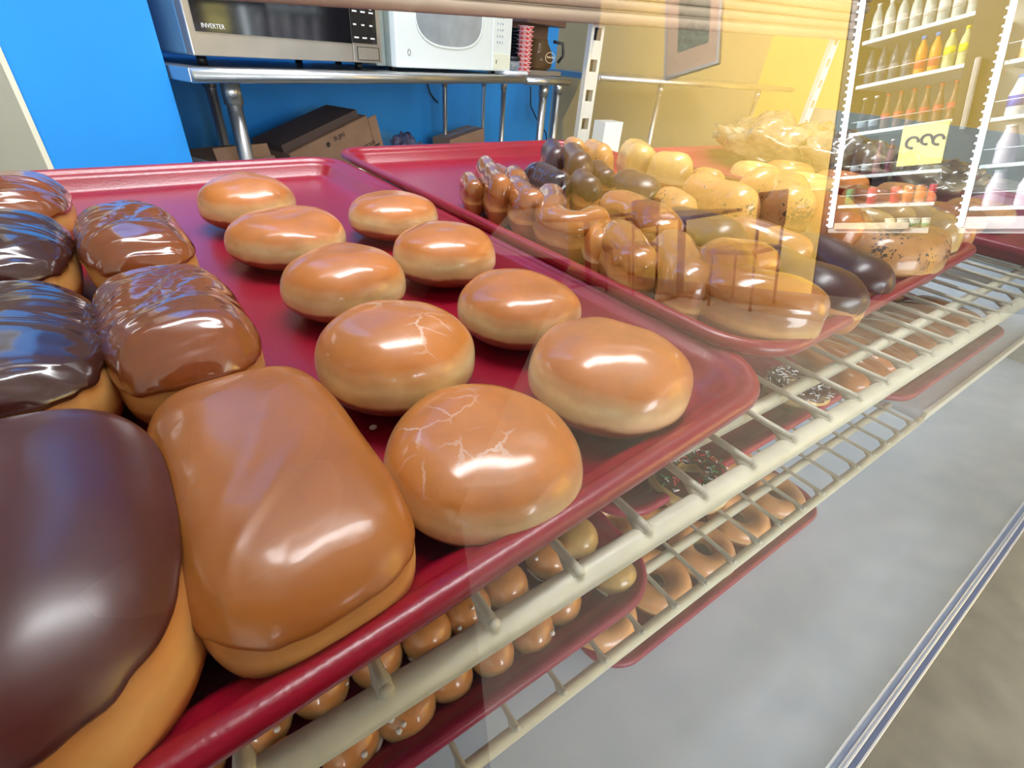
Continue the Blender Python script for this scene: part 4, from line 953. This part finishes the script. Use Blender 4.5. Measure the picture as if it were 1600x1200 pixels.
# =================================================================== CUSTOMER SIDE (seen mirrored in the pane)
def VM(px, py, Xw):
    r = RW @ Vector((px - 800, py - 600, F)); p = r / r.x * Xw; n = Vector((0, -math.cos(th), math.sin(th))); g = Vector((0, YG, 0))
    p = p - 2 * ((p - g).dot(n)) * n; return Vector((p.x, p.y, p.z + CZ))
# drinks cooler
mCAB = mat('dark_cooler_cabinet', s2l(44, 42, 40), 0.35); mLIN = mat('white_cooler_liner', s2l(205, 212, 214), 0.4)
mSHE = mat('white_cooler_shelf', s2l(225, 238, 245), 0.4); mLED = mat('led_tube', (1, 1, 1), 0.5, emit=(0.80, 0.92, 1.0), estr=13.0)
ya, ybk = VM(1292, 358, XW).y, VM(1450, 362, XW).y
yc = VM(1495, 352, XW).y
zfl = VM(1292, 358, XW).z
cy0 = -1.98; cool = empty('drinks_cooler', (XW, cy0, 0)); tag(cool, 'tall two-door drinks cooler with lit white shelves, reflected in the pane', 'cooler')
def cb(nm, x0, x1, y0, y1, z0, z1, m, bev=0): return boxo(nm, (x0, y0 - cy0, z0), (x1, y1 - cy0, z1), m, cool, bev)
yE = -0.22; ZCT = 2.15
cb('base', 0, .82, cy0, yE, 0, zfl - 0.03, mCAB); cb('header', 0, .82, cy0, yE, ZCT, ZCT + .25, mCAB)
cb('side_wall', 0, .82, cy0, ya - 0.01, zfl - 0.03, ZCT, mCAB); cb('side_wall', 0, .82, yE - 0.06, yE, zfl - 0.03, ZCT, mCAB)
cb('mullion', 0, .10, ybk, yc, zfl - 0.03, ZCT, mCAB); cb('back_panel', .70, .82, ya - 0.01, yE - .06, zfl - 0.03, ZCT, mLIN)
cb('door_handle', -.05, -.012, (ybk + yc) / 2 - 0.015, (ybk + yc) / 2 + .015, 1.15, 1.55, mSTEEL, 0.006)
for (q0_, q1_) in ((ya, ybk), (yc, yE - .06)):
    cb('inner_floor', .02, .70, q0_, q1_, zfl - 0.03, zfl, mLIN)
zsh = [VM(1316, 276, XW).z, VM(1306, 322, XW).z, VM(1327, 208, XW).z, VM(1339, 133, XW).z, VM(1348, 63, XW).z]
zsh = sorted(zsh) + [sorted(zsh)[-1] + 0.3]
for z_ in zsh:
    cb('shelf', .05, .69, ya + .035, ybk - 0.002, z_ - 0.022, z_, mSHE); 
    b_ = bmesh.new(); tube(b_, [(0.055, ya + .04 - cy0, z_ + 0.07), (0.055, ybk - .004 - cy0, z_ + 0.07)], 0.0022, 6); link('guard_rail', b_, mSHE, cool)
zsh2 = [VM(1505, 325, XW).z, VM(1521, 259, XW).z, VM(1540, 185, XW).z, VM(1562, 95, XW).z]
zsh2 = sorted(zsh2) + [sorted(zsh2)[-1] + .36]
for z_ in zsh2:
    cb('shelf', .05, .69, yc + .03, yE - .065, z_ - 0.022, z_, mSHE)
    b_ = bmesh.new(); tube(b_, [(0.055, yc + .03 - cy0, z_ + 0.09), (0.055, yE - .07 - cy0, z_ + 0.09)], 0.0022, 6); link('guard_rail', b_, mSHE, cool)
for y_ in (ya + 0.012, yc + 0.012):
    cb('led_strip', .012, .03, y_ - 0.012, y_ + 0.016, zfl + .01, ZCT, mLED)
    b_ = bmesh.new(); z_ = zfl + 0.03
    while z_ < ZCT: ball(b_, (0.004, y_ - .016 - cy0, z_), 0.009, 1); z_ += 0.045
    o = link('led_bead', b_, mLED, cool); o['kind'] = 'stuff'
cb('price_strip', .0, .02, ya + .05, ybk - .12, zfl + .0, zfl + .045, mat('cream_price_strip', s2l(236, 226, 205), 0.5))
cb('price_strip', .0, .02, yc + .04, yE - .07, zfl + .0, zfl + .075, mat('white_price_strip', s2l(225, 236, 245), 0.5))

def proto_bottle(nm, prof, body, lab, labz, cap, capz, n=12):
    e = empty(nm, (0, 0, 0)); b_ = bmesh.new(); lathe(b_, prof, n); o1 = link('bottle_body', b_, body, e); tr_ = [(o1, [])]
    if lab:
        r_ = max(r for r, z in prof if labz[0] - 0.04 <= z <= labz[1] + 0.04) + 0.0008; b_ = bmesh.new(); lathe(b_, [(r_, labz[0]), (r_, labz[1])], n); tr_.append((link('label', b_, lab, e), []))
    if cap: b_ = bmesh.new(); lathe(b_, [(capz[2], capz[0]), (capz[2], capz[1])], n); tr_.append((link('cap', b_, cap, e), []))
    return e, tr_
def cm_(n, rgb, **k): return mat(n, s2l(*rgb), k.pop('rough', 0.15), **k)
pet = [(0.030, 0), (0.032, 0.01), (0.031, 0.13), (0.026, 0.155), (0.014, 0.185), (0.0125, 0.20)]
gls = [(0.028, 0), (0.029, 0.02), (0.028, 0.11), (0.015, 0.16), (0.0115, 0.215)]
jug = [(0.052, 0), (0.055, 0.01), (0.055, 0.12), (0.045, 0.145), (0.030, 0.20), (0.028, 0.205)]
canp = [(0.026, 0), (0.031, 0.006), (0.031, 0.108), (0.025, 0.116)]
cap = cm_('white_cap', (230, 235, 240)); bcap = cm_('blue_cap', (60, 130, 210)); ycap = cm_('yellow_cap', (235, 225, 60)); rcap = cm_('red_cap', (200, 60, 50)); kcap = cm_('dark_cap', (60, 70, 90))
kinds = {
 'clear': (pet, cm_('clear_drink', (170, 185, 190)), cm_('pale_label', (215, 220, 225)), (0.05, 0.11), cap, (0.2, 0.215, 0.0145)),
 'dark': (pet, cm_('dark_blue_drink', (62, 78, 100)), cm_('grey_label', (130, 135, 150)), (0.05, 0.10), kcap, (0.2, 0.215, 0.0145)),
 'orange': (pet, cm_('orange_drink', (224, 150, 60)), cm_('red_label', (214, 90, 70)), (0.03, 0.08), bcap, (0.2, 0.222, 0.0165)),
 'yellow': (pet, cm_('green_clear_drink', (190, 196, 150)), cm_('yellow_label', (228, 226, 40)), (0.07, 0.12), ycap, (0.2, 0.215, 0.0145)),
 'cola': (gls, cm_('brown_glass', (120, 96, 80)), cm_('red_band_label', (200, 84, 84)), (0.06, 0.10), rcap, (0.215, 0.225, 0.0135)),
 'purple': (gls, cm_('purple_drink', (110, 62, 84)), None, None, cap, (0.215, 0.225, 0.0135)),
 'black': (gls, cm_('black_drink', (44, 44, 58)), cm_('silver_label', (170, 185, 200)), (0.03, 0.07), cap, (0.215, 0.228, 0.0145)),
 'jugblue': (jug, cm_('milky_jug', (214, 226, 236)), cm_('blue_label', (70, 90, 200)), (0.05, 0.11), bcap, (0.205, 0.22, 0.031)),
 'jugmilk': (jug, cm_('lilac_milk', (206, 200, 214)), None, None, cap, (0.205, 0.22, 0.031)),
 'jugpeach': (jug, cm_('peach_drink', (222, 176, 140)), cm_('pale_label', (215, 220, 225)), (0.05, 0.10), kcap, (0.205, 0.22, 0.031)),
 'cangreen': (canp, cm_('green_can', (60, 160, 100)), None, None, cm_('can_top', (190, 195, 200)), (0.116, 0.118, 0.024)),
 'canred': (canp, cm_('red_can', (200, 60, 80)), None, None, cm_('can_top', (190, 195, 200)), (0.116, 0.118, 0.024)),
 'canorange': (canp, cm_('orange_can', (220, 140, 90)), None, None, cm_('can_top', (190, 195, 200)), (0.116, 0.118, 0.024)),
 'cup': ([(0.028, 0), (0.036, 0.06)], cm_('white_green_cup', (205, 220, 205)), cm_('green_label', (90, 150, 110)), (0.008, 0.03), cm_('white_lid', (235, 235, 230)), (0.06, 0.066, 0.038)),
}
words = {'clear': 'clear water bottle', 'dark': 'dark blue capped bottle', 'orange': 'orange juice bottle with blue cap', 'yellow': 'clear bottle with yellow label and cap', 'cola': 'slim glass soda bottle with red label',
         'purple': 'purple soda bottle', 'black': 'dark soda bottle with white cap', 'jugblue': 'milky jug with blue label', 'jugmilk': 'pale lilac milk jug', 'jugpeach': 'peach coloured juice jug', 'cangreen': 'green drink can', 'canred': 'red drink can', 'canorange': 'orange drink can', 'cup': 'small white and green lidded cup'}
protos = {}
def place(kind, y, z, where):
    nm = 'drink_can' if kind.startswith('can') else ('drink_jug' if kind.startswith('jug') else ('lidded_cup' if kind == 'cup' else 'drink_bottle'))
    if kind not in protos:
        prof, body, lab, lz, cp_, cz_ = kinds[kind]; e_, t_ = proto_bottle(nm, prof, body, lab, lz, cp_, cz_); protos[kind] = (e_, t_); e_.location = (XW + .11, y, z + 0.0005); r_ = e_
    else: r_ = dup(*protos[kind], (XW + .11, y, z + 0.0005))
    tag(r_, words[kind] + ', ' + where, {'drink_can': 'can', 'drink_jug': 'jug', 'lidded_cup': 'cup'}.get(nm, 'bottle'), 'drinks in the reflected cooler')
pos = ['leftmost place', 'second place', 'third place', 'fourth place', 'fifth place', 'sixth place', 'seventh place', 'eighth place']
def fill(zs, name, items, y0, y1):
    n = len(items)
    for i, k in enumerate(items):
        if k: place(k, y0 + (y1 - y0) * (i + 0.5) / n, zs, name + ', ' + pos[i])
l0, l1 = ya + .05, ybk - .01
fill(zsh[0], 'lowest shelf of left cooler door', ['cangreen', None, 'canred', None, 'canred', 'canorange', 'canorange', 'canred'], l0, l1)
fill(zsh[1], 'second shelf of left cooler door', ['black', 'black', 'purple', 'purple', None, None, 'clear', 'clear'], l0, l1)
fill(zsh[2], 'third shelf of left cooler door', ['black', 'black', 'cola', 'cola', 'cola', 'cola', 'cola', 'cola'], l0, l1)
fill(zsh[3], 'fourth shelf of left cooler door', ['dark', 'dark', 'dark', 'dark', 'orange', 'orange', 'yellow', 'yellow'], l0, l1)
fill(zsh[4], 'fifth shelf of left cooler door', ['clear'] * 8, l0, l1)
fill(zfl, 'floor of left cooler door', [None, None, None, None, 'cup', 'cup', 'cup', 'cup'], l0, l1)
m0, m1 = yc + .05, yE - .08
fill(zsh2[0], 'lowest shelf of right cooler door', ['jugmilk'] * 5, m0, m1)
fill(zsh2[1], 'second shelf of right cooler door', ['jugmilk'] * 5, m0, m1)
fill(zsh2[2], 'third shelf of right cooler door', ['jugblue'] * 5, m0, m1)
fill(zsh2[3], 'fourth shelf of right cooler door', ['jugpeach'] * 5, m0, m1)
# yellow sign on the cooler door
ys = VM(1438, 226, XW); e = empty('yellow_sign', (XW + 0.03, ys.y, ys.z)); tag(e, 'bright yellow sign with dark curls on the cooler door', 'sign')
boxo('plate', (0, -.13, -.13), (0.008, .13, .13), mat('glowing_yellow_card', s2l(255, 244, 150), 0.5, emit=s2l(255, 236, 140), estr=0.6), e, 0.003)  # emission added so the card looks bright, it is no lamp
for k, (yy, zz, rr) in enumerate(((-.06, .02, .035), (.02, .03, .03), (.085, .02, .03))):
    b_ = bmesh.new(); tube(b_, [(-.003, yy + rr * math.cos(t * .45), zz + rr * math.sin(t * .45)) for t in range(12)], 0.008, 6); link('curl', b_, mCARD2, e)

# framed picture
fb = VM(1040, 122, XW); fb2 = VM(1125, 102, XW); zb_ = (fb.z + fb2.z) / 2; fw = fb2.y - fb.y; fh = 0.78
e = empty('framed_picture', (XW - 0.001, fb.y, zb_)); tag(e, 'silver framed dark street photograph with pinkish mount on the yellow wall', 'picture')
mSIL = mat('silver_frame', s2l(215, 215, 225), 0.25, metal=0.7)
for lo, hi in (((-.03, 0, 0), (0, fw, .022)), ((-.03, 0, fh - .022), (0, fw, fh)), ((-.03, 0, .0221), (0, .022, fh - .0221)), ((-.03, fw - .022, .0221), (0, fw, fh - .0221))): boxo('frame_rail', lo, hi, mSIL, e, 0.002)
boxo('mount', (-.012, .0222, .0222), (-.004, fw - .0222, fh - .0222), mat('pinkish_mount', s2l(176, 140, 118), 0.6), e)
mPH = mat('street_photo_print', s2l(96, 112, 98), 0.3, col2=s2l(28, 36, 34), vscale=26)
boxo('print', (-.0135, fw * .24, fh * .24), (-.0121, fw * .80, fh * .80), mPH, e)

# cafe tables and chairs along the yellow wall
mTB = mat('dark_cafe_table', s2l(52, 44, 40), 0.3); mLEG = mat('black_iron', s2l(22, 22, 24), 0.4)
def cafe_table(x, y, rz, label):
    e = empty('cafe_table', (x, y, 0), rz); tag(e, label, 'table')
    boxo('tabletop', (-.35, -.35, .715), (.35, .35, .745), mTB, e, .006)
    b_ = bmesh.new(); tube(b_, [(0, 0, .03), (0, 0, .715)], .035, 12); link('pedestal', b_, mLEG, e)
    b_ = bmesh.new(); box(b_, (-.28, -.03, 0), (.28, .03, .03), .004); box(b_, (-.03, -.28, 0), (.03, .28, .0302), .004); link('foot', b_, mLEG, e)
def cafe_chair(x, y, rz, label):
    e = empty('cafe_chair', (x, y, 0), rz); tag(e, label, 'chair', 'chairs at the cafe tables')
    boxo('seat', (-.2, -.2, .43), (.2, .2, .47), mTB, e, .012)
    b_ = bmesh.new(); box(b_, (-.19, .19, .62), (.19, .215, .88), .01); link('backrest', b_, mTB, e, False)
    for sx, sy, zt_ in ((-.17, -.17, .43), (.17, -.17, .43), (-.17, .2, .88), (.17, .2, .88)):
        b_ = bmesh.new(); tube(b_, [(sx, sy, 0), (sx, sy, zt_)], .012, 8); link('leg', b_, mLEG, e)
cafe_table(3.75, -2.85, 0.0, 'dark square cafe table by the yellow wall, nearer the cooler')
cafe_table(3.75, -4.1, 0.0, 'dark square cafe table by the yellow wall near the shop window')
cafe_chair(3.75, -2.25, PI * 0 , 'dark cafe chair between the cooler and the near table')
cafe_chair(3.75, -3.47, PI * 0, 'dark cafe chair between the two cafe tables')

# =================================================================== PHOTOGRAPHER
mCLO = mat('dark_navy_shirt', s2l(34, 34, 42), 0.8); mTRO = mat('dark_trousers', s2l(30, 30, 34), 0.8); mSK = mat('skin', s2l(190, 140, 112), 0.5, sss=0.1); mHA = mat('dark_hair', s2l(30, 22, 18), 0.5); mSHO = mat('black_shoe', s2l(20, 20, 20), 0.4)
def skin(name, verts, edges, radii, m, parent, sub=2):
    me = bpy.data.meshes.new(name); me.from_pydata(verts, edges, []); o = bpy.data.objects.new(name, me); C.objects.link(o); o.parent = parent
    me.materials.append(m); md_ = o.modifiers.new('skin', 'SKIN'); md_.use_smooth_shade = True
    for i, r_ in enumerate(radii):
        sv = me.skin_vertices[0].data[i]; sv.radius = (r_, r_) if not isinstance(r_, tuple) else r_; sv.use_root = (i == 0)
    s_ = o.modifiers.new('sub', 'SUBSURF'); s_.levels = sub; s_.render_levels = sub
    return o
ph = empty('person', (-0.02, -0.34, 0)); tag(ph, 'person in dark shirt and trousers holding up a phone, reflected as a dark shape', 'person')
body = [(0, 0, .95), (0, .0, 1.15), (0, .02, 1.36), (0, .03, 1.46), (0, .06, 1.53), (0, .08, 1.62), (0, .08, 1.70),
        (.17, .01, 1.40), (.285, .03, 1.12), (.075, .20, .99), (.03, .26, .975), (-.17, .01, 1.40), (-.27, .03, 1.12), (-.15, .20, .98), (-.11, .26, .965),
        (.07, 0, .90), (.07, .02, .50), (.085, 0, .09), (.11, .10, .04), (-.07, 0, .90), (-.07, .02, .50), (-.085, 0, .09), (-.11, .10, .04)]
ed = [(0, 1), (1, 2), (2, 3), (3, 4), (4, 5), (5, 6), (2, 7), (7, 8), (8, 9), (9, 10), (2, 11), (11, 12), (12, 13), (13, 14), (0, 15), (15, 16), (16, 17), (17, 18), (0, 19), (19, 20), (20, 21), (21, 22)]
rb = [(.15, .10), (.13, .09), (.14, .09), .055, .05, .082, .07, .055, .042, .028, .026, .055, .042, .028, .026, .08, .055, .04, .03, .08, .055, .04, .03]
skin('body', body, ed, rb, mSK, ph)
sh = [body[i] for i in (0, 1, 2, 3, 7, 8, 9, 11, 12, 13)]; sh[0] = (0, 0, .93)
skin('shirt', sh, [(0, 1), (1, 2), (2, 3), (2, 4), (4, 5), (5, 6), (2, 7), (7, 8), (8, 9)], [(.18, .125), (.165, .12), (.175, .12), .065, .078, .058, .04, .078, .058, .04], mCLO, ph)
tr_ = [body[i] for i in (0, 15, 16, 17, 19, 20, 21)]
skin('trousers', tr_, [(0, 1), (1, 2), (2, 3), (0, 4), (4, 5), (5, 6)], [(.17, .12), .115, .09, .068, .115, .09, .068], mTRO, ph)
b_ = bmesh.new(); ball(b_, (0, .06, 1.69), .105, 3, (.9, 1, 1.05)); ball(b_, (0, .0, 1.60), .09, 2, (1, .8, 1.3)); link('hair', b_, mHA, ph)
for s_ in (-1, 1):
    b_ = bmesh.new(); box(b_, (s_ * .12 - .045, -.06, 0), (s_ * .12 + .045, .19, .075), .02); link('shoe', b_, mSHO, ph)
    # fingers closing on the phone
    hx = .03 if s_ > 0 else -.11
    for k in range(4):
        z_ = 1.012 - k * .018; L_ = (.075, .083, .078, .062)[k]
        skin('finger', [(hx, .26, z_ - .02), (hx - s_ * .008, .26 + L_ * .42, z_ - .01), (hx - s_ * .022, .26 + L_ * .50, z_ - .008), (hx - s_ * .036, .26 + L_ * .42, z_ - .008)], [(0, 1), (1, 2), (2, 3)], [.0095, .0085, .008, .007], mSK, ph, 1)
    skin('thumb', [(hx, .25, .965), (hx - s_ * .02, .255, .985), (hx - s_ * .034, .26, .995)], [(0, 1), (1, 2)], [.012, .0105, .009], mSK, ph, 1)
b_ = bmesh.new(); box(b_, (-.075, -.004, -.035), (.075, .004, .035), .003); p_ = link('phone', b_, mat('black_phone', s2l(14, 14, 16), 0.2), None, False)
fw_ = RW @ Vector((0, 0, 1)); rt_ = RW @ Vector((1, 0, 0)); up_ = rt_.cross(fw_)
m4 = Matrix((rt_, fw_, up_)).transposed().to_4x4(); m4.translation = Vector((0, 0, CZ)) - fw_ * 0.012 - rt_ * 0.062 - up_ * 0.02; p_.matrix_world = m4
tag(p_, 'black phone held in both hands against the glass', 'phone')
